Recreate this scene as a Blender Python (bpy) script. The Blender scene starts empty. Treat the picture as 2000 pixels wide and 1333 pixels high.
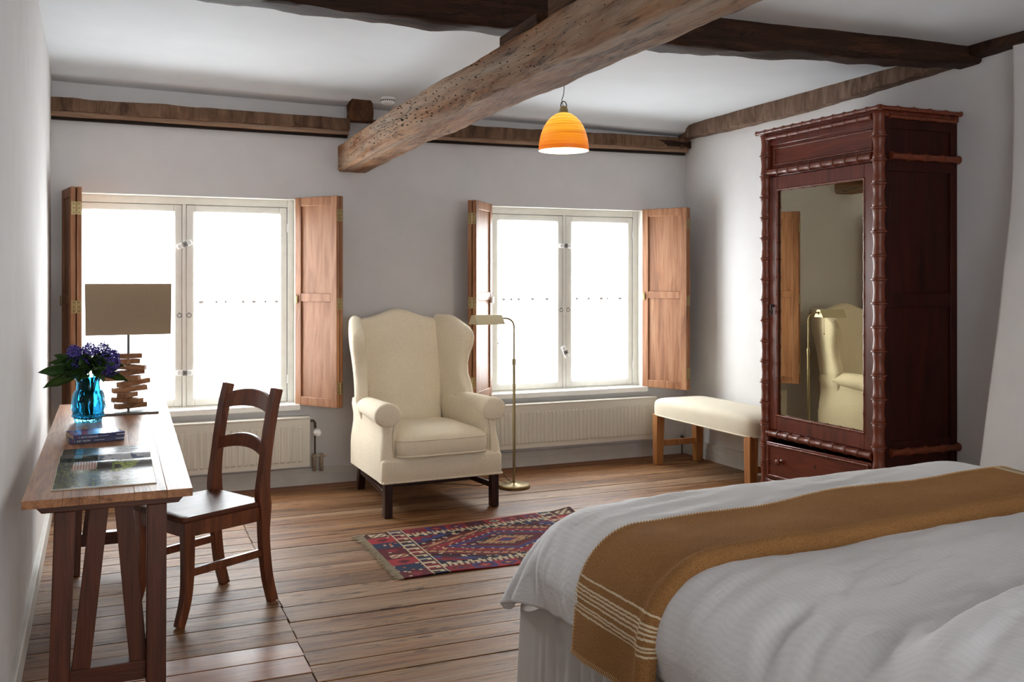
import bpy, bmesh, math, random
from mathutils import Vector, Matrix, noise as mn
random.seed(7)
sc = bpy.context.scene
COL = sc.collection
PI = math.pi

# ------------------------------------------------------------------ camera, world, lights, exposure
YAW = math.radians(23.3)
cam = bpy.data.cameras.new('camera'); camo = bpy.data.objects.new('camera', cam); COL.objects.link(camo)
camo.location = (0, 0, 1.43); camo.rotation_euler = (PI/2, 0, -YAW)
cam.sensor_width = 36; cam.lens = 1880/2000*36; cam.shift_y = -0.0607; cam.clip_start = 0.05
sc.camera = camo
sc.view_settings.view_transform = 'Standard'; sc.view_settings.look = 'None'
sc.view_settings.gamma = 1; sc.view_settings.use_curve_mapping = False
sc.view_settings.exposure = 0.2
w = bpy.data.worlds.new('sky'); sc.world = w; w.use_nodes = True
w.node_tree.nodes['Background'].inputs[0].default_value = (0.905, 0.955, 1.0, 1)
w.node_tree.nodes['Background'].inputs[1].default_value = 4.0

def area(name, loc, rot, sx, sy, power, color):
    l = bpy.data.lights.new(name, 'AREA'); l.shape = 'RECTANGLE'; l.size = sx; l.size_y = sy
    l.energy = power; l.color = color
    o = bpy.data.objects.new(name, l); COL.objects.link(o); o.location = loc; o.rotation_euler = rot
    return o
# daylight outside the two windows, and an added fill light behind the camera
area('daylight_window_one', (0.535, 7.35, 1.45), (-PI/2-0.12, 0, 0), 1.6, 1.7, 170, (0.915, 0.96, 1.0))
area('daylight_window_two', (3.38, 7.35, 1.45), (-PI/2-0.12, 0, 0), 1.6, 1.7, 165, (0.915, 0.96, 1.0))
area('fill_behind', (2.2, -2.3, 1.6), (PI/2, 0, 0), 2.4, 1.5, 23, (1.0, 0.98, 0.96))

# ------------------------------------------------------------------ helpers
def lin(h):
    h = h.lstrip('#'); r = []
    for i in (0, 2, 4):
        c = int(h[i:i+2], 16)/255
        r.append(c/12.92 if c <= 0.04045 else ((c+0.055)/1.055)**2.4)
    return (r[0], r[1], r[2], 1)

class MB:
    def __init__(s): s.v = []; s.f = []; s.uv = None; s.fc = []
    def add(s, vs, fs, M=None):
        b = len(s.v)
        if M is not None: vs = [M @ Vector(p) for p in vs]
        s.v += [tuple(p) for p in vs]; s.f += [tuple(i+b for i in f) for f in fs]
        return s
    def box(s, x0, x1, y0, y1, z0, z1, M=None):
        vs = [(x0,y0,z0),(x1,y0,z0),(x1,y1,z0),(x0,y1,z0),(x0,y0,z1),(x1,y0,z1),(x1,y1,z1),(x0,y1,z1)]
        return s.add(vs, [(0,3,2,1),(4,5,6,7),(0,1,5,4),(1,2,6,5),(2,3,7,6),(3,0,4,7)], M)
    def rings(s, R, cap=True, closed=True, M=None):
        n = len(R[0]); vs = [p for r in R for p in r]; fs = []
        for i in range(len(R)-1):
            for k in range(n if closed else n-1):
                k2 = (k+1) % n
                fs.append((i*n+k, i*n+k2, (i+1)*n+k2, (i+1)*n+k))
        if cap:
            fs.append(tuple(range(n-1, -1, -1))); fs.append(tuple((len(R)-1)*n+k for k in range(n)))
        return s.add(vs, fs, M)
    def tube(s, path, r, n=8, cap=True, M=None):
        P = [Vector(p) for p in path]; R = []
        up = Vector((0.013, 0.021, 1)).normalized()
        d0 = (P[1]-P[0]).normalized()
        if abs(d0.dot(up)) > .9: up = Vector((0.01, 1, 0.02)).normalized()
        a = d0.cross(up).normalized()
        for i, p in enumerate(P):
            d = (P[min(i+1, len(P)-1)]-P[max(i-1, 0)]).normalized()
            a = (a - d*a.dot(d)).normalized(); b = d.cross(a)
            ri = r[i] if isinstance(r, (list, tuple)) else r
            R.append([p + (a*math.cos(2*PI*k/n) + b*math.sin(2*PI*k/n))*ri for k in range(n)])
        return s.rings(R, cap, True, M)
    def sweep(s, path, w, d, ref, M=None):
        # rectangular section: w across ref, d along the other axis
        P = [Vector(p) for p in path]; R = []; ref = Vector(ref).normalized()
        for i, p in enumerate(P):
            t = (P[min(i+1, len(P)-1)]-P[max(i-1, 0)]).normalized()
            a = (ref - t*ref.dot(t)).normalized(); b = t.cross(a)
            wi = w[i] if isinstance(w, (list, tuple)) else w
            di = d[i] if isinstance(d, (list, tuple)) else d
            R.append([p+a*wi/2+b*di/2, p-a*wi/2+b*di/2, p-a*wi/2-b*di/2, p+a*wi/2-b*di/2])
        return s.rings(R, True, True, M)
    def lathe(s, prof, n=24, M=None, cap=True):
        return s.rings([[(r*math.cos(2*PI*k/n), r*math.sin(2*PI*k/n), z) for k in range(n)] for r, z in prof], cap, True, M)
    def prism(s, poly, a0, a1, axis='y', M=None):
        def P(p, a):
            return {'y': (p[0], a, p[1]), 'x': (a, p[0], p[1]), 'z': (p[0], p[1], a)}[axis]
        n = len(poly); vs = [P(p, a0) for p in poly]+[P(p, a1) for p in poly]
        fs = [tuple(range(n)), tuple(range(2*n-1, n-1, -1))]+[(k, n+k, n+(k+1) % n, (k+1) % n) for k in range(n)]
        return s.add(vs, fs, M)
    def grid(s, fn, nu, nv, M=None):
        vs = [fn(i/nu, j/nv) for i in range(nu+1) for j in range(nv+1)]
        fs = [(i*(nv+1)+j, (i+1)*(nv+1)+j, (i+1)*(nv+1)+j+1, i*(nv+1)+j+1) for i in range(nu) for j in range(nv)]
        return s.add(vs, fs, M)
    def superell(s, c, h, e1, e2, nu=40, nv=20, fn=None, M=None):
        def sp(a, e): return math.copysign(abs(a)**e, a)
        R = []
        for j in range(1, nv):
            ph = -PI/2+PI*j/nv; r = []
            for i in range(nu):
                th = 2*PI*i/nu
                p = [c[0]+h[0]*sp(math.cos(ph), e1)*sp(math.cos(th), e2), c[1]+h[1]*sp(math.cos(ph), e1)*sp(math.sin(th), e2), c[2]+h[2]*sp(math.sin(ph), e1)]
                r.append(fn(p) if fn else p)
            R.append(r)
        return s.rings(R, True, True, M)
    def build(s, name, mat, parent=None, org=None, bevel=0, seg=2, smooth=True, ang=38, sub=0, solid=0, uv=None, recalc=True):
        me = bpy.data.meshes.new(name)
        vs = s.v
        if org is not None: vs = [(p[0]-org[0], p[1]-org[1], p[2]-org[2]) for p in vs]
        me.from_pydata(vs, [], s.f)
        if recalc:
            bm = bmesh.new(); bm.from_mesh(me); bmesh.ops.recalc_face_normals(bm, faces=bm.faces); bm.to_mesh(me); bm.free()
        if smooth:
            me.polygons.foreach_set('use_smooth', [True]*len(me.polygons))
            if ang: me.set_sharp_from_angle(angle=math.radians(ang))
        if uv is not None:
            l = me.uv_layers.new(name='UVMap')
            for lp in me.loops: l.data[lp.index].uv = uv[lp.vertex_index]
        me.materials.append(mat)
        o = bpy.data.objects.new(name, me); COL.objects.link(o)
        if parent is not None: o.parent = parent
        if solid:
            m = o.modifiers.new('solid', 'SOLIDIFY'); m.thickness = solid; m.offset = 0
        if bevel:
            m = o.modifiers.new('bevel', 'BEVEL'); m.width = bevel; m.segments = seg; m.limit_method = 'ANGLE'; m.angle_limit = math.radians(40)
            m.harden_normals = False
        if sub:
            m = o.modifiers.new('sub', 'SUBSURF'); m.levels = sub; m.render_levels = sub
        return o

def tag(o, label=None, cat=None, group=None, kind=None):
    if label: o['label'] = label
    if cat: o['category'] = cat
    if group: o['group'] = group
    if kind: o['kind'] = kind
    return o
def thing(name, loc, label, cat, rz=0, group=None):
    o = bpy.data.objects.new(name, None); COL.objects.link(o); o.empty_display_size = .1
    o.location = loc; o.rotation_euler = (0, 0, rz)
    return tag(o, label, cat, group)
def copyobj(o, name=None, parent=None):
    c = o.copy(); COL.objects.link(c)
    if parent is not None: c.parent = parent
    return c
def ss(a, b, x):
    t = max(0, min(1, (x-a)/(b-a))); return t*t*(3-2*t)
def lerp(a, b, t): return a+(b-a)*t
def fbm(x, y, z, o=4): return mn.fractal(Vector((x, y, z)), 1.0, 2.0, o)

# ------------------------------------------------------------------ materials
def mat0(name):
    m = bpy.data.materials.new(name); m.use_nodes = True
    nt = m.node_tree; b = nt.nodes['Principled BSDF']
    return m, nt, b
def N(nt, t, **kw):
    n = nt.nodes.new(t)
    for k, v in kw.items(): setattr(n, k, v)
    return n
def setin(n, **kw):
    for k, v in kw.items(): n.inputs[k.replace('_', ' ')].default_value = v
    return n
def ramp(nt, stops):
    r = N(nt, 'ShaderNodeValToRGB'); e = r.color_ramp.elements
    while len(e) < len(stops): e.new(0.5)
    for i, (p, c) in enumerate(stops): e[i].position = p; e[i].color = c
    return r
def mixc(nt, a, b, fac, mode='MIX'):
    m = N(nt, 'ShaderNodeMix', data_type='RGBA', blend_type=mode)
    for s, v in ((0, fac), (6, a), (7, b)):
        if hasattr(v, 'is_linked'): nt.links.new(v, m.inputs[s])
        else: m.inputs[s].default_value = v
    return m.outputs[2]
def bump(nt, b, h, strength, dist=0.01):
    n = N(nt, 'ShaderNodeBump'); n.inputs['Strength'].default_value = strength; n.inputs['Distance'].default_value = dist
    nt.links.new(h, n.inputs['Height']); nt.links.new(n.outputs[0], b.inputs['Normal']); return n
def coords(nt, scale, rand=True):
    tc = N(nt, 'ShaderNodeTexCoord'); mp = N(nt, 'ShaderNodeMapping'); mp.inputs['Scale'].default_value = scale
    if rand:
        oi = N(nt, 'ShaderNodeObjectInfo'); vm = N(nt, 'ShaderNodeVectorMath', operation='MULTIPLY_ADD')
        vm.inputs[1].default_value = (37, 53, 71)
        nt.links.new(oi.outputs['Random'], vm.inputs[0]); nt.links.new(tc.outputs['Object'], vm.inputs[2])
        nt.links.new(vm.outputs[0], mp.inputs[0])
    else: nt.links.new(tc.outputs['Object'], mp.inputs[0])
    return mp.outputs[0]
def noise(nt, vec, scale, detail=4, rough=.55, dist=0):
    n = N(nt, 'ShaderNodeTexNoise'); setin(n, Scale=scale, Detail=detail, Roughness=rough, Distortion=dist)
    nt.links.new(vec, n.inputs['Vector']); return n.outputs['Fac']

def plain(name, col, rough=.5, metal=0, spec=.5, nscale=0, nstr=0, vary=0):
    m, nt, b = mat0(name); c = lin(col) if isinstance(col, str) else col
    setin(b, Base_Color=c, Roughness=rough, Metallic=metal); b.inputs['Specular IOR Level'].default_value = spec
    if nscale:
        v = coords(nt, (1, 1, 1), False); f = noise(nt, v, nscale, 5)
        if nstr: bump(nt, b, f, nstr, .004)
        if vary:
            r = ramp(nt, [(.3, tuple(x*(1-vary) for x in c[:3])+(1,)), (.7, tuple(min(1, x*(1+vary)) for x in c[:3])+(1,))])
            nt.links.new(f, r.inputs[0]); nt.links.new(r.outputs[0], b.inputs['Base Color'])
    return m

def wood(name, stops, axis='x', rough=.45, bstr=.25, fine=.35, along=1.3, across=14, tone=.25, spec=.4, wear=None, pits=0, coat=0, cracks=0, crs=(.8, 22), knots=0):
    """stops: dark, mid, light colours"""
    m, nt, b = mat0(name)
    sc3 = [across]*3; sc3['xyz'.index(axis)] = along
    v = coords(nt, tuple(sc3))
    g = noise(nt, v, 1.0, 7, .6, 1.6)
    s4 = [140]*3; s4['xyz'.index(axis)] = 5
    v2 = coords(nt, tuple(s4)); g2 = noise(nt, v2, 1.0, 3, .6)
    r = ramp(nt, [(.28, lin(stops[0])), (.5, lin(stops[1])), (.74, lin(stops[2]))])
    nt.links.new(g, r.inputs[0])
    r2 = ramp(nt, [(.25, (1-fine, 1-fine, 1-fine, 1)), (.6, (1, 1, 1, 1))]); nt.links.new(g2, r2.inputs[0])
    c = mixc(nt, r.outputs[0], r2.outputs[0], 1.0, 'MULTIPLY')
    oi = N(nt, 'ShaderNodeObjectInfo')
    r3 = ramp(nt, [(0, (1-tone, 1-tone, 1-tone, 1)), (1, (1, 1, 1, 1))]); nt.links.new(oi.outputs['Random'], r3.inputs[0])
    c = mixc(nt, c, r3.outputs[0], 1.0, 'MULTIPLY')
    if wear:
        v3 = coords(nt, tuple(x*.25 for x in sc3)); g3 = noise(nt, v3, 1.0, 6, .65, .5)
        r4 = ramp(nt, [(.45, (0, 0, 0, 1)), (.68, (1, 1, 1, 1))]); nt.links.new(g3, r4.inputs[0])
        c = mixc(nt, c, lin(wear), r4.outputs[0])
    hgt = g2
    if knots:
        vk = coords(nt, (2.0, 5.2, 1)); nz = N(nt, 'ShaderNodeTexVoronoi', voronoi_dimensions='2D'); setin(nz, Scale=1.0); nt.links.new(vk, nz.inputs['Vector'])
        rk = ramp(nt, [(.0, (.35, .25, .2, 1)), (.035, (.5, .38, .3, 1)), (.05, (.3, .2, .16, 1)), (.075, (1, 1, 1, 1))]); nt.links.new(nz.outputs['Distance'], rk.inputs[0])
        c = mixc(nt, c, rk.outputs[0], knots, 'MULTIPLY')
    if cracks:
        s6 = [crs[1]]*3; s6['xyz'.index(axis)] = crs[0]
        v6 = coords(nt, tuple(s6)); g6 = noise(nt, v6, 1.0, 5, .6, .8)
        r6 = ramp(nt, [(.40, (1, 1, 1, 1)), (.478, (1, 1, 1, 1)), (.5, (1-cracks,)*3+(1,)), (.522, (1, 1, 1, 1))]); nt.links.new(g6, r6.inputs[0])
        s7 = [9]*3; s7['xyz'.index(axis)] = 2.2; g7 = noise(nt, coords(nt, tuple(s7)), 1.0, 3, .6)
        r7 = ramp(nt, [(.40, (0, 0, 0, 1)), (.52, (1, 1, 1, 1))]); nt.links.new(g7, r7.inputs[0])
        c = mixc(nt, c, mixc(nt, c, r6.outputs[0], 1.0, 'MULTIPLY'), r7.outputs[0])
    if pits:
        v5 = coords(nt, (1, 1, 1)); vo = N(nt, 'ShaderNodeTexVoronoi'); setin(vo, Scale=pits); nt.links.new(v5, vo.inputs['Vector'])
        r5 = ramp(nt, [(.07, (.12, .1, .08, 1)), (.13, (1, 1, 1, 1))]); nt.links.new(vo.outputs['Distance'], r5.inputs[0])
        c = mixc(nt, c, r5.outputs[0], .8, 'MULTIPLY')
    nt.links.new(c, b.inputs['Base Color'])
    mm = N(nt, 'ShaderNodeMath', operation='ADD'); nt.links.new(g, mm.inputs[0]); nt.links.new(g2, mm.inputs[1])
    bump(nt, b, mm.outputs[0], bstr, .004)
    setin(b, Roughness=rough); b.inputs['Specular IOR Level'].default_value = spec
    if coat: b.inputs['Coat Weight'].default_value = coat; b.inputs['Coat Roughness'].default_value = .18
    return m

def fabric(name, col, scale=400, bstr=.4, vary=.12, rough=.95, sheen=.2):
    m, nt, b = mat0(name); c = lin(col)
    v = coords(nt, (1, 1, 1), False); f = noise(nt, v, scale, 3, .7); f2 = noise(nt, v, 6, 3)
    r = ramp(nt, [(.3, tuple(x*(1-vary) for x in c[:3])+(1,)), (.7, tuple(min(1, x*(1+vary*.6)) for x in c[:3])+(1,))])
    nt.links.new(f, r.inputs[0])
    r2 = ramp(nt, [(.3, (.95, .95, .94, 1)), (.7, (1, 1, 1, 1))]); nt.links.new(f2, r2.inputs[0])
    nt.links.new(mixc(nt, r.outputs[0], r2.outputs[0], 1, 'MULTIPLY'), b.inputs['Base Color'])
    bump(nt, b, f, bstr, .003); setin(b, Roughness=rough); b.inputs['Specular IOR Level'].default_value = .15
    b.inputs['Sheen Weight'].default_value = sheen
    return m

M = {}
M['plaster'] = plain('plaster', '#dddad9', .9, 0, .2, 5, .12, .03)
M['plaster_ceiling'] = plain('plaster_ceiling', '#d3d5d8', .9, 0, .2, 4, .12, .02)
M['baseboard'] = plain('painted_baseboard', '#cfcbc4', .6, 0, .4, 9, .1, .06)
M['frame_paint'] = plain('window_paint', '#e9e7df', .45, 0, .4, 14, .12, .04)
M['sill_paint'] = plain('sill_paint', '#ebe9e4', .45, 0, .4, 14, .1, .05)
M['floor'] = wood('floor_pine', ('#54321b', '#9a673d', '#c0905c'), 'x', .5, .8, .55, .9, 13, .40, .24, wear='#a4866a', cracks=.9, crs=(1.6, 24), knots=.8)
M['floor_new'] = wood('floor_pine_new', ('#7e4a2c', '#a06540', '#b58056'), 'x', .4, .2, .2, .9, 9, .12, .4, cracks=.4)
M['floor_dark'] = wood('floor_pine_reddish', ('#502a15', '#86502e', '#a06a42'), 'x', .5, .5, .4, .9, 13, .2, .4)
M['subfloor'] = plain('subfloor', '#1a120c', .95)
M['beam'] = wood('beam_oak', ('#553720', '#946645', '#b58a62'), 'y', .8, 1.0, .4, 1.6, 11, .0, .2, wear='#b5a694', pits=0, cracks=.8, crs=(1.2, 20))
M['beam_dark'] = wood('beam_dark', ('#1d110a', '#3a2214', '#573621'), 'x', .7, .9, .4, 1.2, 10, .1, .25, cracks=.7)
M['beam_block'] = wood('beam_block', ('#2e1b10', '#5c3c26', '#7a5438'), 'y', .75, .8, .35, 2, 12, .2, .2)
M['plate_wood'] = wood('wall_plate_wood', ('#4a3426', '#7b5d49', '#97785f'), 'z', .8, .9, .4, 2.5, 9, .15, .2)
M['plate_pale'] = wood('wall_plate_pale', ('#8a6b55', '#a98870', '#b89b84'), 'x', .8, .4, .3, 1.5, 9, .1, .2)
M['plate_black'] = plain('gap_dark', '#241811', .9)
M['side_beam'] = wood('side_beam_wood', ('#4d3a2d', '#7d6353', '#98806e'), 'z', .85, .9, .4, 3, 11, .1, .2)
M['shutter'] = wood('shutter_pine', ('#744729', '#a26d4a', '#b78a66'), 'z', .5, .2, .2, 1.1, 13, .14, .4)
M['brass'] = plain('brass', '#a8946a', .4, .8, .5, 20, 0, .1)
M['brass_dull'] = plain('brass_antique', '#9c8c6a', .33, 1)
M['brass_shade'] = plain('brass_shade_satin', '#cfc3a2', .45, .35)
M['white_plastic'] = plain('white_plastic', '#f0f0ee', .35)
M['grey_plastic'] = plain('grey_plastic', '#8c8c8a', .4)
M['radiator'] = plain('radiator_enamel', '#d8d2c6', .35, 0, .5)
M['pipe'] = plain('pipe_paint', '#a89a88', .5, .2)
M['pipe_dark'] = plain('pipe_dark', '#5a4a3e', .45, .6)
M['boucle'] = fabric('cream_boucle', '#f4e6cc', 170, .9, .13)
M['boucle_seam'] = fabric('cream_seam', '#d8c9ab', 260, .5, .1)
M['bench_fabric'] = fabric('bench_linen', '#e0d4bd', 500, .35, .1)
M['dark_wood'] = wood('mahogany_dark', ('#1c0d08', '#33190f', '#472618'), 'z', .35, .1, .2, 2, 20, .1, .5)
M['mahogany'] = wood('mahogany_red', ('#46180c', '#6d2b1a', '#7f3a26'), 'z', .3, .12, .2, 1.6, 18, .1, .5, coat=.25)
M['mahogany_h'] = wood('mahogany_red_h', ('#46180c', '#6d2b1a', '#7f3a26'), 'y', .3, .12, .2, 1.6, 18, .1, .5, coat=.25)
M['bamboo'] = plain('bamboo_turned', '#70321a', .36, 0, .5, 30, 0, .2)
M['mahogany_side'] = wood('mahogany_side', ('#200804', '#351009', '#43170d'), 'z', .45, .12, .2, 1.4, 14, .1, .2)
M['mirror'] = plain('mirror_glass', '#c9c4ae', .0, 1)
M['black'] = plain('black_metal', '#15110f', .5, .3)
M['table'] = wood('table_oak', ('#82502f', '#b0764b', '#c79166'), 'y', .38, .2, .25, 1.1, 14, .15, .45, cracks=.5)
M['table_leg'] = wood('trestle_wood', ('#3a1a0d', '#5c2d17', '#703c22'), 'z', .42, .2, .3, 1.3, 18, .15, .45)
M['table_rail'] = wood('trestle_rail', ('#3a1a0d', '#5c2d17', '#703c22'), 'x', .42, .2, .3, 1.3, 18, .15, .45)
M['chair'] = wood('chair_wood', ('#4a2414', '#733b20', '#8f5231'), 'z', .33, .12, .25, 1.6, 18, .1, .5, coat=.2)
M['chair_seat'] = wood('chair_seat_wood', ('#3f2014', '#5f3220', '#77442b'), 'y', .48, .35, .3, 1.6, 18, .1, .3)
M['bench_leg'] = wood('bench_leg_wood', ('#96592f', '#b57a48', '#c48c58'), 'z', .45, .1, .15, 1.5, 16, .12, .4)
M['lamp_wood'] = wood('lamp_blocks', ('#8a5a38', '#b58058', '#cc9d72'), 'x', .6, .15, .2, 3, 22, .3, .3)
M['linen_shade'] = fabric('linen_shade', '#8f7c66', 700, .5, .25)
M['steel'] = plain('steel_plate', '#5f5a57', .38, .8)
M['paper'] = plain('paper_edge', '#d8ccb4', .8, 0, .3, 300, .1, .1)
M['cover_blue'] = plain('cover_navy', '#1d2459', .3, 0, .5)
M['ink_white'] = plain('ink_white', '#e8e8ee', .6)
M['ink_red'] = plain('ink_red', '#b03040', .6)
M['leaf'] = plain('leaf_green', '#2f4a1e', .4, 0, .4, 30, .1, .3)
M['stem'] = plain('stem_green', '#6d9050', .5)
M['petal'] = plain('petal_purple', '#4f4296', .6, 0, .3, 80, 0, .3)
M['duvet'] = None
# ------------------------------------------------------------------ special materials
def vcol_mat(name, rough=.9, bstr=.3, bscale=500, spec=.2):
    m, nt, b = mat0(name)
    a = N(nt, 'ShaderNodeAttribute', attribute_name='Col'); v = coords(nt, (1, 1, 1), False); f = noise(nt, v, bscale, 2)
    r = ramp(nt, [(.3, (.8, .8, .8, 1)), (.7, (1.1, 1.1, 1.1, 1))]); nt.links.new(f, r.inputs[0])
    nt.links.new(mixc(nt, a.outputs['Color'], r.outputs[0], 1, 'MULTIPLY'), b.inputs['Base Color'])
    if bstr: bump(nt, b, f, bstr, .002)
    setin(b, Roughness=rough); b.inputs['Specular IOR Level'].default_value = spec
    return m
def facecolors(o, fn):
    me = o.data; a = me.color_attributes.new('Col', 'FLOAT_COLOR', 'CORNER')
    for p in me.polygons:
        c = fn(p)
        for li in p.loop_indices: a.data[li].color = c

def cloth_mat():
    m, nt, b = mat0('duvet_cotton')
    setin(b, Base_Color=lin('#dbd8d6'), Roughness=.75); b.inputs['Specular IOR Level'].default_value = .25
    uvn = N(nt, 'ShaderNodeUVMap'); wv = N(nt, 'ShaderNodeTexWave', wave_type='BANDS', bands_direction='X'); setin(wv, Scale=16.0)
    nt.links.new(uvn.outputs[0], wv.inputs['Vector'])
    r = ramp(nt, [(.42, (.88, .88, .89, 1)), (.58, (1, 1, 1, 1))]); nt.links.new(wv.outputs['Fac'], r.inputs[0])
    nt.links.new(mixc(nt, lin('#dbd8d6'), r.outputs[0], 0.30, 'MULTIPLY'), b.inputs['Base Color'])
    v = coords(nt, (1, 1, 1), False); f = noise(nt, v, 7, 7, .62, 1.2); bump(nt, b, f, .26, .035)
    b.inputs['Sheen Weight'].default_value = .15
    return m
M['duvet'] = cloth_mat()
def sheer_cloth(name, col, tr, trans):
    m = bpy.data.materials.new(name); m.use_nodes = True; nt = m.node_tree; out = nt.nodes['Material Output']
    nt.nodes.remove(nt.nodes['Principled BSDF'])
    d = N(nt, 'ShaderNodeBsdfDiffuse'); d.inputs[0].default_value = lin(col)
    t = N(nt, 'ShaderNodeBsdfTranslucent'); t.inputs[0].default_value = lin(col)
    if 'linen' in name:
        f = noise(nt, coords(nt, (1, 1, 1), False), 420, 3, .7); rr = ramp(nt, [(.3, tuple(x*.7 for x in lin(col)[:3])+(1,)), (.7, lin(col))]); nt.links.new(f, rr.inputs[0]); nt.links.new(rr.outputs[0], d.inputs[0])
    p = N(nt, 'ShaderNodeBsdfTransparent')
    m1 = N(nt, 'ShaderNodeMixShader'); m1.inputs[0].default_value = trans
    nt.links.new(d.outputs[0], m1.inputs[1]); nt.links.new(t.outputs[0], m1.inputs[2])
    m2 = N(nt, 'ShaderNodeMixShader'); m2.inputs[0].default_value = tr
    nt.links.new(m1.outputs[0], m2.inputs[1]); nt.links.new(p.outputs[0], m2.inputs[2]); nt.links.new(m2.outputs[0], out.inputs[0])
    return m
M['bar_shadow'] = plain('bar_shadow_grey', '#e6e6ea', .8)  # colour of the dashes that imitate the glazing bar's shadow
M['curtain'] = sheer_cloth('sheer_curtain_cloth', '#f7f6f2', .55, .75)
M['skirt_sheer'] = sheer_cloth('bed_skirt_cloth', '#d6d0ca', .08, .3)
def glass(name, col, rough=0, ior=1.45, thin=False):
    m, nt, b = mat0(name)
    if thin:
        nt.nodes.remove(b); out = nt.nodes['Material Output']
        p = N(nt, 'ShaderNodeBsdfTransparent'); p.inputs[0].default_value = col
        g = N(nt, 'ShaderNodeBsdfGlossy'); g.inputs['Roughness'].default_value = .02
        mx = N(nt, 'ShaderNodeMixShader'); mx.inputs[0].default_value = .06
        nt.links.new(p.outputs[0], mx.inputs[1]); nt.links.new(g.outputs[0], mx.inputs[2]); nt.links.new(mx.outputs[0], out.inputs[0])
        return m
    setin(b, Base_Color=col, Roughness=rough, IOR=ior); b.inputs['Transmission Weight'].default_value = 1
    return m
M['pane'] = glass('window_glass', (.97, .98, .98, 1), thin=True)
M['vase'] = glass('vase_glass', lin('#4d9cb8'), .02, 1.25)
M['linen_shade'] = sheer_cloth('linen_shade_cloth', '#cbb497', 0.0, .26)

# ------------------------------------------------------------------ room shell
XL, XR, YW, YB = -0.27, 4.45, 6.72, -2.0
def cz(x, y): return 2.75-.018*x+.010*(6.7-y)

# floor: subfloor with separate planks running along x
fl = MB().box(XL-.1, XR+.15, YB, YW+.02, -.08, -.028).build('floor', M['subfloor'])
tag(fl, 'old worn pine board floor of the room', kind='structure')
rng = random.Random(3)
def plank(x0, x1, y0, y1, mat, dz):
    g = rng.uniform(.0009, .0032)
    sk = rng.uniform(-.002, .002)
    m = MB().box(x0+.0009, x1-.0009, y0+g, y1-g+sk, -.027, dz)
    return m.build('plank', mat, fl, bevel=.0018, seg=1)
def joint(y): return .716+(y-3.46)*.028
y = YW
while y > 1.9:
    wd = rng.uniform(.135, .205); y0 = max(y-wd, 1.85)
    jx = joint((y+y0)/2)
    first = y > YW-.01
    plank(jx, XR, y0, y, M['floor_dark'] if first else M['floor'], rng.uniform(-.002, .0))
    y = y0
y = YW
while y > 1.9:
    wd = rng.uniform(.125, .18); y0 = max(y-wd, 1.85)
    jx = joint((y+y0)/2)
    new = 3.50 < (y+y0)/2 < 3.86
    plank(XL, jx, y0, y, M['floor_new'] if new else M['floor'], rng.uniform(-.002, .0))
    y = y0
for i, y0 in enumerate([x*.2 for x in range(-10, 9)]):
    plank(XL, XR, y0, y0+.2 if i < 18 else 1.85, M['floor'], -.001)

# ceiling with the plaster cove above the window wall
xs = [XL-.02+i*(XR-XL+.04)/24 for i in range(25)]
prof = [(YB, 0), (1.0, 0), (2.5, 0), (4, 0), (5.2, 0), (5.9, 0), (6.3, 0.0), (6.48, -.002), (6.54, -.010), (6.575, -.028), (6.59, -.048), (6.60, -.056), (6.66, -.066), (6.735, -.076)]
m = MB(); R = []
for x in xs:
    R.append([(x, y, cz(x, y)+dz+(.008*fbm(x*.9, y*.9, 2.2) if y < 6.6 else .004*fbm(x*2, 1, 1))) for y, dz in prof])
m.rings(R, cap=False, closed=False)
tag(m.build('ceiling', M['plaster_ceiling'], ang=70), 'white plaster ceiling', kind='structure')

W = [(-.20, 1.27), (2.71, 4.05)]; Z0, Z1 = .56, 1.985
m = MB(); T = YW+.26
m.box(XL-.1, XR+.15, YW, T, -.08, Z0); m.box(XL-.1, XR+.15, YW, T, Z1, 2.86)
m.box(XL-.1, W[0][0], YW, T, Z0, Z1); m.box(W[0][1], W[1][0], YW, T, Z0, Z1); m.box(W[1][1], XR+.15, YW, T, Z0, Z1)
tag(m.build('wall_back', M['plaster'], smooth=False), 'grey white plaster wall with the two windows', kind='structure')
m = MB()
def lw(u, v):
    y = lerp(YB, T, u); z = lerp(-.08, 2.9, v)
    return (XL+.004*fbm(y*1.1, z*1.1, 5)+.006*ss(2.2, 2.8, z), y, z)
m.grid(lw, 40, 16); m.box(XL-.12, XL-.05, YB, T, -.08, 2.9)
tag(m.build('wall_left', M['plaster'], ang=0), 'white plaster wall beside the desk', kind='structure')
m = MB().box(XR, XR+.15, YB, T, -.08, 2.9)
tag(m.build('wall_right', M['plaster'], smooth=False), 'white plaster wall behind the wardrobe', kind='structure')
m = MB(); FY = YB-.12
m.box(XL-.1, .2, FY, YB, -.08, 2.9); m.box(2.8, XR+.15, FY, YB, -.08, 2.9); m.box(.2, 2.8, FY, YB, -.08, .8); m.box(.2, 2.8, FY, YB, 2.4, 2.9)  # unseen opening, added for the fill light
tag(m.build('wall_front', M['plaster'], smooth=False), 'plaster wall behind the bed', kind='structure')
# chimney breast leaning out of the right wall
m = MB()
pf = [(4.19, -.02), (4.175, .25), (4.16, .48), (4.251, .966), (4.319, 1.39), (4.369, 1.738), (4.395, 2.0), (4.40, 2.4), (4.40, 2.74)]
pp = []
for i in range(len(pf)-1):
    for k in range(4):
        t = k/4; pp.append((lerp(pf[i][0], pf[i+1][0], t)+.002*math.sin(i*4+k), lerp(pf[i][1], pf[i+1][1], t)))
pp.append(pf[-1])
poly = pp+[(XR+.02, 2.74), (XR+.02, -.02)]
m.prism(poly, 1.2, 3.60, 'y')
tag(m.build('wall_chimney', M['plaster'], bevel=.02, seg=4, ang=50), 'white chimney breast flaring outwards at its foot', kind='structure')
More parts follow.
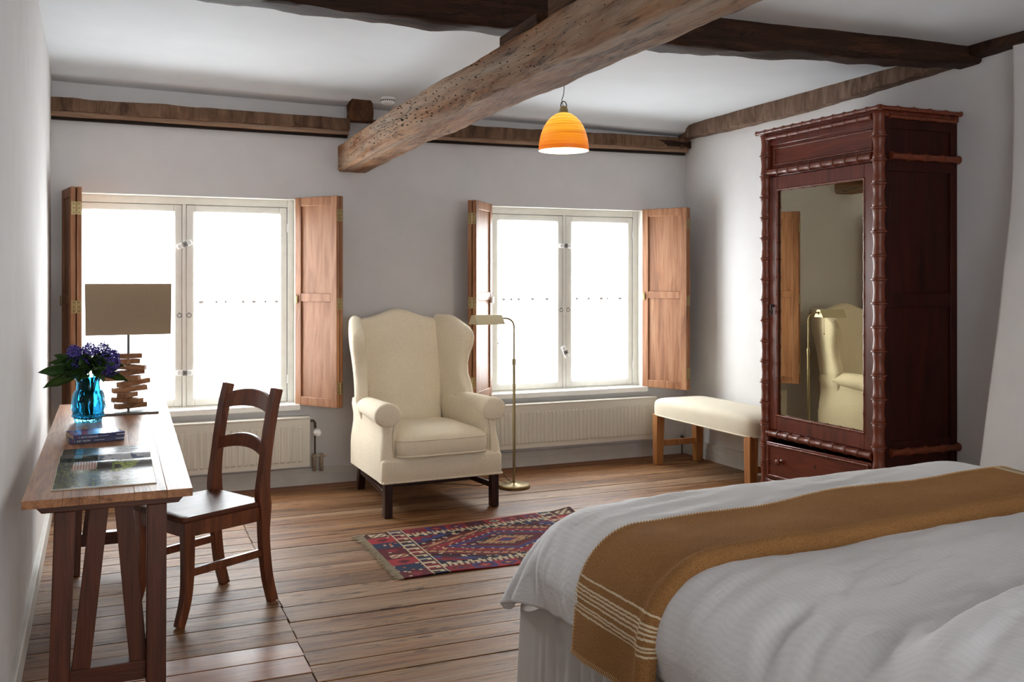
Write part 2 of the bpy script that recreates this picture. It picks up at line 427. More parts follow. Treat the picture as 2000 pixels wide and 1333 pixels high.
# baseboards
m = MB().box(XL, XR, YW-.018, YW+.01, -.01, .115).box(XL, XR, YW-.022, YW+.01, -.01, .07)
tag(m.build('baseboard_back', M['baseboard'], bevel=.003), 'chipped white baseboard under the radiators', kind='structure')
m = MB().box(XL-.01, XL+.022, YB, YW, -.01, .10)
tag(m.build('baseboard_left', M['baseboard'], bevel=.004), 'white baseboard beside the desk', kind='structure')
m = MB().box(XR-.02, XR+.01, 3.6, YW, -.01, .13).box(XR-.024, XR+.01, 3.6, YW, -.01, .085)
tag(m.build('baseboard_right', M['baseboard'], bevel=.003), 'white baseboard behind the bench', kind='structure')

# ------------------------------------------------------------------ windows
def lock_at(mb, M4): pass
def window(idx, x0, x1, tilt):
    cx = (x0+x1)/2; yF = YW+.08
    root = thing('window_%d' % idx, (cx, yF, Z0), None, None); tag(root, ['white double casement window behind the desk lamp', 'white double casement window behind the brass floor lamp'][idx-1], kind='structure')
    org = (cx, yF, Z0)
    fw = .05
    m = MB()
    m.box(x0, x0+fw, yF, yF+.09, Z0, Z1); m.box(x1-fw, x1, yF, yF+.09, Z0, Z1)
    m.box(x0+fw, x1-fw, yF+.001, yF+.09, Z1-.055, Z1); m.box(x0+fw, x1-fw, yF+.001, yF+.09, Z0, Z0+.012)
    m.box(cx-.012, cx+.012, yF+.004, yF+.09, Z0+.012, Z1-.055)
    m.box(x0+fw, x0+fw+.018, yF+.052, yF+.089, Z0+.012, Z1-.055); m.box(x1-fw-.018, x1-fw, yF+.052, yF+.089, Z0+.012, Z1-.055)
    m.box(cx-.032, cx+.032, yF+.052, yF+.089, Z0+.012, Z1-.055); m.box(x0+fw, x1-fw, yF+.052, yF+.089, Z1-.075, Z1-.055); m.box(x0+fw, x1-fw, yF+.052, yF+.089, Z0+.012, Z0+.03)
    m.build('frame', M['frame_paint'], root, org, bevel=.003)
    # plastered reveal lining
    m = MB().box(x0-.001, x1+.001, YW-.003, yF, Z1-.006, Z1+.001)
    m.box(x0-.001, x0+.006, YW-.003, yF, Z0, Z1-.006); m.box(x1-.006, x1+.001, YW-.003, yF, Z0, Z1-.006)
    m.build('reveal', M['frame_paint'], root, org, bevel=.002)
    m = MB().box(x0-.01, x1+.015, YW-.055, YW+.002, Z0-.035, Z0+.005).box(x0+.0005, x1-.0005, YW-.01, yF+.003, Z0-.02, Z0+.005)
    m.build('window_sill', M['sill_paint'], root, org, bevel=.008, seg=3)
    zb, zt = Z0+.014, Z1-.059
    for k in range(2):
        a, b = (x0+fw+.003, cx-.0145) if k == 0 else (cx+.0145, x1-fw-.003)
        sw = .052
        m = MB()
        m.box(a, a+sw, yF+.006, yF+.05, zb, zt); m.box(b-sw, b, yF+.006, yF+.05, zb, zt)
        m.box(a+sw, b-sw, yF+.007, yF+.05, zt-.055, zt); m.box(a+sw, b-sw, yF+.007, yF+.05, zb, zb+.055)
        cs = m.build('casement', M['frame_paint'], root, org, bevel=.004, seg=2)
        MB().box(a+sw-.008, b-sw+.008, yF+.034, yF+.038, zb+.047, zt-.047).build('pane', M['pane'], cs, org, smooth=False)
        m = MB().box(a+sw, b-sw, yF+.04, yF+.055, 1.262, 1.278)
        m.build('glazing_bar', M['frame_paint'], cs, org)
        # ring pull on the inner stile
        xr = b-.016 if k == 0 else a+.016
        m = MB(); P = [(xr+.014*math.cos(t*PI/8), yF-.001, 1.185+.014*math.sin(t*PI/8)) for t in range(17)]
        m.tube(P, .0022, 6, False); m.tube([(xr, yF+.008, 1.2), (xr, yF-.004, 1.2)], .004, 8)
        m.build('ring_pull', M['steel'], cs, org)
        # hinge on the outer stile
        xo = a-.003 if k == 0 else b+.003
        for z in (Z0+.17, Z1-.2):
            MB().tube([(xo, yF, z-.03), (xo, yF, z+.03)], .006, 8).build('hinge', M['white_plastic'], cs, org)
    # sash locks over the meeting stiles
    for z, an in tilt:
        Mx = Matrix.Translation((cx, yF-.008, z)) @ Matrix.Rotation(an, 4, 'Y')
        lk = MB().box(-.05, .05, -.012, .013, -.018, .018, Mx).build('sash_lock', M['white_plastic'], root, org, bevel=.008, seg=3)
        MB().box(-.012, .018, -.0145, -.010, -.0175, .0175, Mx).build('lock_plate', M['grey_plastic'], lk, org, bevel=.001)
        MB().tube([(0, -.012, 0), (0, -.018, 0)], .007, 12, True, Mx @ Matrix.Translation((.003, 0, 0))).build('lock_screw', M['steel'], lk, org)
    return root
window(1, W[0][0], W[0][1], [(1.66, -.42), (.80, 0.02)])
window(2, W[1][0], W[1][1], [(1.69, .02), (.855, 1.15)])
# grey dashes on the curtains imitate the shadow of the glazing bar
# sheer curtains stretched over each casement
for idx, (x0, x1) in enumerate(W):
    cx = (x0+x1)/2
    for k in range(2):
        a, b = (x0+.05+.003+.043, cx-.0145-.043) if k == 0 else (cx+.0145+.043, x1-.05-.003-.043)
        zb, zt = Z0+.014+.045, Z1-.059-.043
        r2 = random.Random(idx*2+k)
        hem = [r2.uniform(-.004, .004) for _ in range(121)]
        def cf(u, v):
            x = lerp(a, b, u); h = hem[int(round(u*120))]
            z = lerp(zb+h*(1-v), zt+h*v, v)
            return (x-cx, -.003+.0028*math.sin(u*(b-a)*210)*(.5+.5*math.sin(v*3+u*9)), z-Z0)
        m = MB().grid(cf, 120, 14)
        m.tube([(a-cx, -.001, zt-Z0-.012), (b-cx, -.001, zt-Z0-.012)], .003, 6)
        o = m.build('sheer_curtain', M['curtain'])
        md = MB()  # added dashes in front of the cloth, drawing in the bar's shadow
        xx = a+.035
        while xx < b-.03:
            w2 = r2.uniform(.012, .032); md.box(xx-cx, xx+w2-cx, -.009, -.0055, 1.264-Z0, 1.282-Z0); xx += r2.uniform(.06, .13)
        tag(md.build('bar_shadow_dash', M['bar_shadow'], o), kind='stuff')
        o.location = (cx, YW+.08, Z0)
        lab = [['white sheer curtain of the window behind the linen table lamp, left casement', 'white sheer curtain behind the wooden desk chair back, right casement'],
               ['white sheer curtain behind the brass reading lamp, left casement', 'white sheer curtain on the casement nearest the red wardrobe']][idx][k]
        tag(o, lab, 'curtain', 'sheer curtains on the casements')

# ------------------------------------------------------------------ shutters: two leaves folded on each other
SH = 1.43
def leaf_frame(L, t):
    m = MB(); st, rl = .055, .07
    m.box(0, st, -t/2, t/2, 0, SH); m.box(L-st, L, -t/2, t/2, 0, SH)
    for z0, z1 in ((0, .06), (SH*.50, SH*.50+.055), (SH-.06, SH)): m.box(st, L-st, -t/2+.0005, t/2-.0005, z0, z1)
    return m
def shutter(hx, hy, fx, fy, side, label, leafs=2, white=False):
    L = math.hypot(fx-hx, fy-hy); an = math.atan2(fy-hy, fx-hx)
    t = .028; gap = .035
    root = thing('shutter', (hx, hy, Z0), label, 'shutter', an, 'folding window shutters')
    for k in range(leafs):
        off = side*gap*k
        T4 = Matrix.Translation((.06 if k else 0, off, 0))
        lm = leaf_frame(L-(.06 if k else 0), t); lm.v = [tuple(T4 @ Vector(p)) for p in lm.v]
        lf = lm.build('leaf', M['shutter'], root, bevel=.003)
        for z0, z1 in ((.055, SH*.50+.005), (SH*.50+.05, SH-.055)):
            m = MB().box(.05+(.06 if k else 0), L-.05, off-.0035, off+.0035, z0, z1)
            m.build('panel', M['shutter'], lf, bevel=.002)
    for z in (.13, .70, SH-.13):
        m = MB(); c = side*gap/2
        m.box(L-.001, L+.0025, c-gap/2-.011, c-.003, z-.04, z+.04); m.box(L-.001, L+.0025, c+.003, c+gap/2+.011, z-.04, z+.04)
        m.tube([(L+.003, c, z-.04), (L+.003, c, z+.04)], .005, 8)
        h = m.build('hinge', M['brass'], root)
        m = MB()
        for sgn in (-1, 1):
            for dz in (-.026, 0, .026): m.lathe([(.0035, 0), (.0028, .0016)], 8, Matrix.Translation((L+.002, c+sgn*gap*.42, z+dz)) @ Matrix.Rotation(PI/2, 4, 'Y'))
        tag(m.build('hinge_screws', M['black'], h), kind='stuff')
    # little turn latch on the stile by the window
    m = MB(); yo = -side*(t/2+.004)
    m.box(.012, .028, min(yo, yo-side*.006), max(yo, yo-side*.006), .705, .75); m.tube([(.02, yo-side*.004, .70), (.02, yo-side*.004, .765)], .004, 8)
    m.build('latch', M['white_plastic' if white else 'brass'], root)
    if white: MB().box(.015, .06, min(yo, yo-side*.016), max(yo, yo-side*.016), .69, .735).build('catch_box', M['white_plastic'], root, bevel=.004)
    return root
shutter(-.196, 6.735, -.135, 6.40, 1, 'folded pine shutter edge-on between the left wall and the linen lamp')
shutter(1.268, 6.722, 1.486, 6.405, 1, 'open pine shutter behind the wing chair, facing the desk chair')
shutter(2.712, 6.705, 2.455, 6.375, -1, 'folded pine shutter edge-on behind the brass lamp shade', white=True)
shutter(4.048, 6.722, 4.235, 6.370, 1, 'open knotty pine shutter above the cream bench')

# ------------------------------------------------------------------ beams
def rough_beam(path, wid, hgt, n, seed, jit, chamf=.02):
    """path: bottom centre points; wid along horizontal normal"""
    P = [Vector(p) for p in path]; R = []
    tot = sum((P[i+1]-P[i]).length for i in range(len(P)-1))
    for i in range(n+1):
        s = tot*i/n; k = 0
        while k < len(P)-2 and s > (P[k+1]-P[k]).length: s -= (P[k+1]-P[k]).length; k += 1
        d = (P[k+1]-P[k]); p = P[k]+d.normalized()*s; a = Vector((d.y, -d.x, 0)).normalized()
        wi = wid(i/n) if callable(wid) else wid; h = hgt(i/n) if callable(hgt) else hgt
        ring = []
        c = chamf
        prof = [(-wi/2+c, 0), (-wi/6, 0), (wi/6, 0), (wi/2-c, 0), (wi/2, c), (wi/2, h*.35), (wi/2, h*.7), (wi/2, h-c*.6), (wi/2-c*.6, h), (0, h), (-wi/2+c*.6, h), (-wi/2, h-c*.6), (-wi/2, h*.7), (-wi/2, h*.35), (-wi/2, c)]
        for q, (u, v) in enumerate(prof):
            w3 = p+a*u+Vector((0, 0, v)); f = fbm(w3.x*5+seed, w3.y*5, w3.z*5+q*.3)*jit
            g = fbm(w3.x*1.3+seed, w3.y*1.3, q*.15, 2)*jit*1.2
            nd = Vector((a.x*u/(wi/2), a.y*u/(wi/2), (v-h/2)/(h/2)))
            ring.append(w3+nd*(f+g))
        R.append(ring)
    return MB().rings(R)
m = rough_beam([(1.665, YW+.06, 2.185), (1.64, 5.2, 2.21), (1.635, 3.2, 2.215), (1.63, 1.2, 2.215)], lambda t: .215, lambda t: .186, 150, 3.1, .0045, .016)
tag(m.build('ceiling_beam', M['beam'], ang=32), 'thick weathered oak main beam with nail holes running overhead to the window wall', 'beam')
# cross beam lying over it
m = rough_beam([(XL-.02, 4.16, 2.60), (1.6, 4.16, 2.585), (3.0, 4.05, 2.575), (4.45, 3.90, 2.605)], .17, .165, 120, 8.4, .012, .015)
tag(m.build('cross_beam', M['beam_dark'], ang=50), 'dark brown cross beam over the main beam, running towards the wardrobe', 'beam')
# old nail holes in the left side of the main beam
bm_ = COL.objects['ceiling_beam']; m = MB(); r5 = random.Random(4)
for i in range(260):
    y = r5.uniform(2.0, 6.5) if i > 200 else 2.0+(i//4)*.088+r5.uniform(-.02, .02)
    z = 2.235+.148*((i % 4+.5)/4)+r5.uniform(-.018, .018)
    xl = lerp(1.64, 1.665, max(0, (y-5.2)/1.58))-.1075 if y > 5.2 else 1.635-.1065
    rr = r5.uniform(.0014, .0034)
    m.lathe([(0, -.012), (rr, -.012), (rr*.8, .004), (0, .004)], 7, Matrix.Translation((xl, y, z)) @ Matrix.Rotation(-PI/2, 4, 'Y'))
tag(m.build('nail_hole', M['black'], bm_), kind='stuff')
def block(label, x, y0, y1, w_, za, zb, slope0, slope1):
    m = MB(); R = []
    for i in range(9):
        t = i/8; yy = lerp(y0, y1, t); zt = lerp(slope0, slope1, t)
        R.append([(x-w_/2, yy, za), (x+w_/2, yy, za+.003*math.sin(i)), (x+w_/2, yy, zt+.003*math.sin(i*2)), (x-w_/2, yy, zt)])
    m.rings(R); return tag(m.build('beam_packing', M['beam_block'], bevel=.006, ang=40), label, 'wood block', 'packing blocks on the main beam')
block('low wooden packing block on the main beam, farther from the camera', 1.665, 3.49, 3.88, .11, 2.405, 0, 2.495, 2.485)
block('tall wooden packing block on the main beam at the top edge of the photo', 1.665, 2.85, 3.39, .11, 2.405, 0, 2.50, 2.52)
# wall plate along the window wall, in two lengths
def plate(x0, x1, za, zb, label):
    ro = thing('wall_plate', ((x0+x1)/2, YW-.05, (za+zb)/2), label, 'beam')
    org = ro.location[:]
    m = rough_beam([(x0, YW-.03, za+.045), (x1, YW-.03, zb+.045)], .13, .085, 60, x0*3, .006, .01)
    m.build('timber', M['plate_wood'], ro, org, ang=50)
    m = rough_beam([(x0, YW-.022, za+.018), (x1, YW-.022, zb+.018)], .10, .03, 50, x0*3+1, .003, .005)
    m.build('pale_strip', M['plate_pale'], ro, org, ang=50)
    MB().add([(x0, YW-.03, za), (x1, YW-.03, zb), (x1, YW+.03, zb), (x0, YW+.03, za), (x0, YW-.03, za+.018), (x1, YW-.03, zb+.018), (x1, YW+.03, zb+.018), (x0, YW+.03, za+.018)],
             [(0, 3, 2, 1), (4, 5, 6, 7), (0, 1, 5, 4), (1, 2, 6, 5), (2, 3, 7, 6), (3, 0, 4, 7)]).build('dark_gap', M['plate_black'], ro, org)
plate(XL, 1.62, 2.435, 2.425, 'long brown wall plate timber above the window behind the desk')
plate(1.79, 4.43, 2.425, 2.445, 'brown wall plate timber above the window behind the pendant lamp')
m = rough_beam([(4.0, YW-.052, 2.50), (4.44, YW-.052, 2.495)], .09, .055, 12, 4, .006, .008)
tag(m.build('timber_patch', M['beam_dark'], ang=50), 'short dark timber patched onto the wall plate in the far right corner', 'beam')
m = rough_beam([(XR-.03, 6.70, 2.565), (XR-.03, 5.2, 2.566), (XR-.03, 4.63, 2.59), (XR-.03, 3.95, 2.63)], .12, .125, 90, 6, .007, .008)
tag(m.build('side_beam', M['side_beam'], ang=50), 'sawn brown beam along the right wall above the wardrobe', 'beam')
m = rough_beam([(XR-.03, 3.84, 2.64), (XR-.03, 1.2, 2.66)], .14, .09, 40, 9, .008, .008)
tag(m.build('side_beam', M['beam_dark'], ang=50), 'dark beam end above the chimney breast in the upper right corner', 'beam')
# stub of an old joist on the wall plate
R = []
for z, dx in ((2.535, 0), (2.60, .006), (2.68, -.004), (2.70, -.01)):
    R.append([(1.695+.165/2*c+dx, 6.64+.06*s, z) for c, s in ((-1, -.7), (-.85, -1), (.85, -1), (1, -.7), (1, 1), (-1, 1))])
tag(MB().rings(R).build('joist_stub', M['beam_block'], bevel=.006), 'short reddish joist end above the left wall plate beside the smoke detector', 'wood block')
# smoke detector
m = MB().lathe([(.0, .0), (.052, 0), (.052, -.012), (.050, -.014), (.050, -.03), (.044, -.045), (.030, -.05), (0, -.05)], 32)
sd = tag(m.build('smoke_detector', M['white_plastic'], ang=30), 'round white smoke detector on the ceiling above the main beam', 'smoke detector')
sd.location = (1.875, 6.56, cz(1.875, 6.56)-.012)
m = MB()
for k in range(20):
    a = 2*PI*k/20; m.box(.0485, .0508, -.005, .005, -.027, -.019, Matrix.Rotation(a, 4, 'Z'))
tag(m.build('vent_slots', M['black'], sd), kind='stuff')

# ------------------------------------------------------------------ radiators
def radiator(x0, x1, z0, z1, pitch, label, valve):
    cx = (x0+x1)/2; ro = thing('radiator', (cx, YW-.07, z0), label, 'radiator', 0, 'panel radiators under the windows'); org = ro.location[:]
    yf, yb = YW-.125, YW-.03
    m = MB().box(x0, x1, yf+.006, yb, z0, z1-.012); m.build('panel_body', M['radiator'], ro, org, bevel=.004)
    # pressed front with vertical flutes
    n = int((x1-x0-.08)/pitch); R = []; xs = []
    def ring(x, d): R.append([(x, yf-d*p, lerp(z0+.035, z1-.06, t)) for t, p in ((0, 0), (.03, 1), (.97, 1), (1, 0))])
    ring(x0+.03, 0)
    for i in range(n):
        c = x0+.045+(i+.5)*((x1-x0-.09)/n); q = (x1-x0-.09)/n
        for dx, d in ((-.36, 0), (-.22, .007), (.22, .007), (.36, 0)): ring(c+dx*q, d)
    ring(x1-.03, 0)
    m = MB().rings(R, cap=False, closed=False); m.box(x0+.002, x1-.002, yf+.001, yf+.007, z0+.002, z1-.014)
    m.build('front_panel', M['radiator'], ro, org, ang=25)
    m = MB().box(x0-.003, x1+.003, yf-.002, yb+.01, z1-.014, z1)
    m.build('top_grille', M['radiator'], ro, org, bevel=.004)
    for a_ in (x0-.003, x1): MB().box(a_, a_+.003, yf, yb+.01, z0+.01, z1).build('side_cover', M['radiator'], ro, org)
    if valve:
        xv = x1+.045; yv = YW-.075
        MB().tube([(x1, yv, z1-.035), (xv-.01, yv, z1-.035), (xv, yv, z1-.05), (xv+.002, yv, z1-.085)], .009, 10).build('valve_elbow', M['pipe_dark'], ro, org)
        MB().lathe([(0, 0), (.022, .0), (.026, .012), (.026, .05), (.020, .058), (0, .058)], 20, Matrix.Translation((xv+.006, yv-.02, z1-.11)) @ Matrix.Rotation(PI/2, 4, 'X')).build('valve_knob', M['white_plastic'], ro, org)
        MB().tube([(xv, yv, z1-.09), (xv, yv, z0+.075)], .006, 8).build('pipe', M['pipe_dark'], ro, org)
        for dx in (-.004, .045):
            MB().tube([(xv+dx, yv, z0+.075), (xv+dx, yv, z0+.02), (xv+dx+.003, yv+.01, z0-.01), (xv+dx+.008, yv+.03, z0-.04), (xv+dx+.008, yv+.06, z0-.045)], .014, 10).build('pipe_bend', M['pipe'], ro, org)
        MB().tube([(xv-.03, yv, z0+.06), (xv+.075, yv, z0+.06)], .008, 8).build('pipe_joint', M['pipe'], ro, org)
    return ro
radiator(.12, 1.335, .145, .485, .040, 'white panel radiator with thermostat valve behind the desk chair', True)
rd2 = radiator(2.40, 4.10, .155, .49, .033, 'long white panel radiator behind the wing chair and brass lamp', False)
o2 = rd2.location[:]
MB().tube([(4.385, YW-.05, .0), (4.385, YW-.05, .155)], .005, 8).tube([(4.385, YW-.05, .11), (4.30, YW-.05, .11)], .005, 8).tube([(4.385, YW-.07, .14), (4.385, YW-.03, .14)], .007, 8).build('valve_pipe', M['pipe_dark'], rd2, o2)
# ------------------------------------------------------------------ bed, duvet, throw
BX0, BX1, BY1, RR = 1.50, 3.06, 2.76, .20
def duvet_pt(s, t, fine=True, off=0.0):
    cx = min(max(s, BX0), BX1); os_ = s-cx; cy = min(t, BY1); ot = t-cy
    if cy < .9: pass
    a, b = abs(os_), abs(ot)
    r = (a**3+b**3)**(1/3) if a+b > 1e-9 else 0
    if r > .49: r = .49+.06*(1-math.exp(-(r-.49)/.06))
    cf_ = 2*a*b/(a*a+b*b) if a+b > 1e-9 else 0
    zt = .69+.022*(cx-2.0)+.012*fbm(cx*1.6, cy*1.6, 1.0)
    # turned-back mound nearer the camera
    ln = t-(1.30+.40*(s-1.2)+.05*math.sin(s*5)); zt += .065*(1-ss(-.10, .0, ln))
    if fine:
        zt += .006*fbm(s*4, t*4, 9)+.0028*math.sin(t*58-s*13+4*fbm(s*1.5, t*1.5, 31))*ss(-.1, .5, fbm(s*2.5, t*2.5, 41))+.011*(1-abs(fbm(s*1.8+t*.6, t*8-s*2.2, 4)*1.6))*ss(2.12, 1.8, t)
        # creases fanning from the fold
        q = fbm(s*2, t*2, 14); q2 = fbm(s*4, t*4, 24)
        zt += .008*math.sin((t*1.15-s*.42)*44+q*3.5)*ss(2.0, 1.8, t)*ss(1.2, 1.45, t)*ss(-.35, .35, q2)
    if r == 0: return Vector((s, t, zt+off))
    dv = Vector((os_, ot, 0)).normalized()
    foot = b/(a+b); R1 = lerp(lerp(RR, .29, foot), .20, cf_); rr = R1+off; am = math.radians(lerp(87, 57, cf_**1.2))
    ang = r/R1
    k = ss(.1, .4, r)
    if ang < am: h = rr*math.sin(ang); dr = R1-rr*math.cos(ang); ex = 0
    else:
        ex = r-R1*am; h = rr*math.sin(am)+ex*math.cos(am); dr = R1-rr*math.cos(am)+ex*math.sin(am)
    if fine:
        th = math.atan2(ot, os_)
        corner = math.exp(-((abs(th-2.1))/.55)**2) if os_ < 0 else .3
        wv = math.sin(t*26+2.5*fbm(s*2, t*3, 3))*.5+.6*math.sin((th*9+t*4)+2*fbm(t*3, 0, 7))
        cr = math.sin(th*19+2.2*fbm(th*2, r*2, 5)); cr = cr*abs(cr)**.3
        h += k*(.011*wv*(.45+corner)+.019*cr*corner); dr += k*.008*fbm(s*5, t*6, 6)
        if ex > 0: h -= min(ex, .1)*.25*(1-cf_)
        # bulge like a puffed edge
        h += .010*math.sin(min(r/.5, 1)*PI)*(1+fbm(s*3, t*5, 11))
    return Vector((cx+dv.x*h, cy+dv.y*h, zt-dr))

bed = thing('bed', (2.28, 1.6, 0), 'wide white bed in the right foreground with a gathered skirt', 'bed'); org = bed.location[:]
MB().box(1.40, 3.16, .3, 2.94, .12, .40).build('bed_base', M['baseboard'], bed, org, bevel=.02)
MB().box(1.40, 3.16, .3, 2.80, .40, .58).build('mattress', M['bench_fabric'], bed, org, bevel=.05, seg=4)
# skirt: gathered valance hanging to the floor along the left side and the foot
P = []
y = .6
while y < 2.96: P.append((1.325, y, (-1, 0))); y += .008
for k in range(12):
    a = PI-PI/2*(k/11); P.append((1.365+.04*math.cos(a), 2.98+.04*math.sin(a), (math.cos(a), math.sin(a))))
x = 1.37
while x < 3.15: P.append((x, 3.02, (0, 1))); x += .008
m = MB(); R = []
for i, (x, y, nn) in enumerate(P):
    s = i*.008; flat = math.exp(-((y-2.93)/.12)**4) if x < 1.5 else .5
    ga = (math.sin(s*95+2*math.sin(s*11))*.6+.5*math.sin(s*47+1))*(1-.95*flat)
    R.append([(x+nn[0]*(.006+.017*v*ga+.012*v), y+nn[1]*(.006+.020*v*ga+.02*v), (.40-.09*math.exp(-((y-2.97)/.16)**2) if x < 1.5 else .33)*(1-v)+.004) for v in (0, .12, .3, .5, .75, 1)])
m.rings(R, cap=False, closed=False)
m.build('bed_skirt', M['skirt_sheer'], bed, org, ang=0)

NS, NT = 230, 190
s0, s1, t0, t1 = BX0-.42, BX1+.42, .45, BY1+.50
uv = []
m = MB()
def df(u, v):
    s, t = lerp(s0, s1, u), lerp(t0, t1, v); uv.append((s, t)); 
    if s < BX0:   # the hem rises a little along the side, towards the camera
        s = BX0-(BX0-s)*(1-.10*ss(2.9, 2.2, t))
    return duvet_pt(s, t)
m.grid(df, NS, NT)
du = m.build('duvet', M['duvet'], None, None, ang=0, solid=.012, uv=uv)
tag(du, 'rumpled white striped sateen duvet draped over the bed', 'duvet')

# throw blanket
def blanket_mat():
    m, nt, b = mat0('wool_throw'); uvn = N(nt, 'ShaderNodeUVMap'); sp = N(nt, 'ShaderNodeSeparateXYZ'); nt.links.new(uvn.outputs[0], sp.inputs[0])
    v = coords(nt, (1, 1, 1), False); f = noise(nt, v, 330, 3, .7); f2 = noise(nt, v, 5, 3); wob = noise(nt, v, 60, 2)
    r = ramp(nt, [(.3, lin('#7a5230')), (.7, lin('#b18250'))]); nt.links.new(f, r.inputs[0])
    r2 = ramp(nt, [(.3, (.9, .88, .85, 1)), (.7, (1.05, 1.05, 1.05, 1))]); nt.links.new(f2, r2.inputs[0])
    c = mixc(nt, r.outputs[0], r2.outputs[0], 1, 'MULTIPLY')
    wm = N(nt, 'ShaderNodeMath', operation='MULTIPLY_ADD'); wm.inputs[1].default_value = .006; wm.inputs[2].default_value = -.003
    nt.links.new(wob, wm.inputs[0])
    uu = N(nt, 'ShaderNodeMath', operation='ADD'); nt.links.new(sp.outputs[0], uu.inputs[0]); nt.links.new(wm.outputs[0], uu.inputs[1])
    tot = None
    for pos in (.216, .193, .184, .174, .163, .146, .137, .125):
        s = N(nt, 'ShaderNodeMath', operation='SUBTRACT'); s.inputs[1].default_value = pos; nt.links.new(uu.outputs[0], s.inputs[0])
        a = N(nt, 'ShaderNodeMath', operation='ABSOLUTE'); nt.links.new(s.outputs[0], a.inputs[0])
        l = N(nt, 'ShaderNodeMath', operation='LESS_THAN'); l.inputs[1].default_value = .0026; nt.links.new(a.outputs[0], l.inputs[0])
        if tot is None: tot = l.outputs[0]
        else:
            ad = N(nt, 'ShaderNodeMath', operation='MAXIMUM'); nt.links.new(tot, ad.inputs[0]); nt.links.new(l.outputs[0], ad.inputs[1]); tot = ad.outputs[0]
    c = mixc(nt, c, lin('#d8c4a4'), tot)
    # pale end band with brown pinstripes on the far side of the bed
    g = N(nt, 'ShaderNodeMath', operation='GREATER_THAN'); g.inputs[1].default_value = 1.97; nt.links.new(uu.outputs[0], g.inputs[0])
    wv = N(nt, 'ShaderNodeTexWave', wave_type='BANDS', bands_direction='X'); setin(wv, Scale=5.0); nt.links.new(uvn.outputs[0], wv.inputs['Vector'])
    r6 = ramp(nt, [(.0, lin('#5a4026')), (.12, lin('#b3a182')), (1, lin('#c0af90'))]); nt.links.new(wv.outputs['Fac'], r6.inputs[0])
    c = mixc(nt, c, r6.outputs[0], g.outputs[0])
    nt.links.new(c, b.inputs['Base Color']); bump(nt, b, f, .9, .003)
    setin(b, Roughness=1); b.inputs['Specular IOR Level'].default_value = .1; b.inputs['Sheen Weight'].default_value = .12
    b.inputs['Sheen Tint'].default_value = lin('#c89860')
    return m
M['throw'] = blanket_mat()
HEM = BX0-.445
def throw_pt(u, v):
    s = lerp(HEM, BX1+.40, u); sl = s
    far = 2.505+.055*ss(1.5, 3.0, s)+.008*math.sin(s*6); near = 2.07+.06*ss(1.6, 3.0, s)+.012*math.sin(s*4+1)
    if s < BX0: near += .02*ss(0, .5, BX0-s); far += .0
    t = lerp(far, near, v)
    o = .017+.003*math.sin(s*9+v*5)+.008*math.exp(-((v-.5)/.3)**2)*math.sin(s*3)**2
    o += .026*math.exp(-((v-.93)/.075)**2)          # soft doubled fold along the near edge
    if v > .985: o = .004
    p = duvet_pt(s, t, False, o)
    if s < BX0-.32: 
        k = (BX0-.32-s); p.x -= k*.04+.006*math.sin(v*7)
    return p, s
uv = []; NU, NV = 200, 44
m = MB()
def bf(u, v):
    p, s = throw_pt(u, v); uv.append((s-HEM, v)); return p
m.grid(bf, NU, NV)
th = m.build('throw_blanket', M['throw'], None, None, ang=0, solid=.008, uv=uv)
tag(th, 'caramel brown wool throw with cream stripes laid across the bed', 'blanket')
# blanket stitching along the far edge and the hem
m = MB()
def stitch(u, v, du, dv):
    a = throw_pt(u, v)[0]; b = throw_pt(u+du, v+dv)[0]
    n = Vector((-.35, .1, .6)).normalized()
    if throw_pt(u, v)[1] < BX0-.25: n = Vector((-1, -.1, .1)).normalized()
    m.tube([a-n*.002+(a-b)*.3, a+n*.007, lerp(a, b, .6)+n*.007, b+n*.003], .0016, 4)
i = 0
while i < 230:
    stitch(min(.999, .002+i/232), .0, 0.0, .022); i += 1
for i in range(52): stitch(.0, .01+i/53, .005, 0)
M['stitch'] = plain('stitch_yarn', '#cfa878', .9)
tag(m.build('edge_stitching', M['stitch'], th, th.location[:]), kind='stuff')

# ------------------------------------------------------------------ kilim rug
rug = thing('kilim_rug', (1.97, 4.86, 0), 'red and navy woven kilim rug on the floorboards before the wing chair', 'rug'); org = rug.location[:]
RC = [Vector((1.345, 5.235)), Vector((2.68, 5.33)), Vector((2.70, 4.42)), Vector((1.335, 4.40))]  # far-left, far-right, near-right, near-left
def rxy(u, v):   # u along length from the left, v from far to near
    p = (RC[0]*(1-u)+RC[1]*u)*(1-v)+(RC[3]*(1-u)+RC[2]*u)*v
    return p
NUg, NVg = 170, 108
def rf(u, v):
    p = rxy(u, v); z = .006+.002*fbm(p.x*4, p.y*4, 3)
    z += .016*math.exp(-((u-1)**2+(v-0)**2)/.004)+.006*math.exp(-((v-1)/.03)**2)*max(0, math.sin(u*9))
    return (p.x-org[0]+.004*math.sin(v*14)*(u < .1), p.y-org[1]+.006*math.sin(u*11), z)
PAL = {k: lin(c) for k, c in dict(red='#7e2730', dred='#551a23', bred='#912f35', navy='#283048', blue='#3a3a68', blk='#261e22', crm='#b5a488', tan='#a27a58', org='#9a563f', grn='#6a6a3e', brown='#4a2a24').items()}
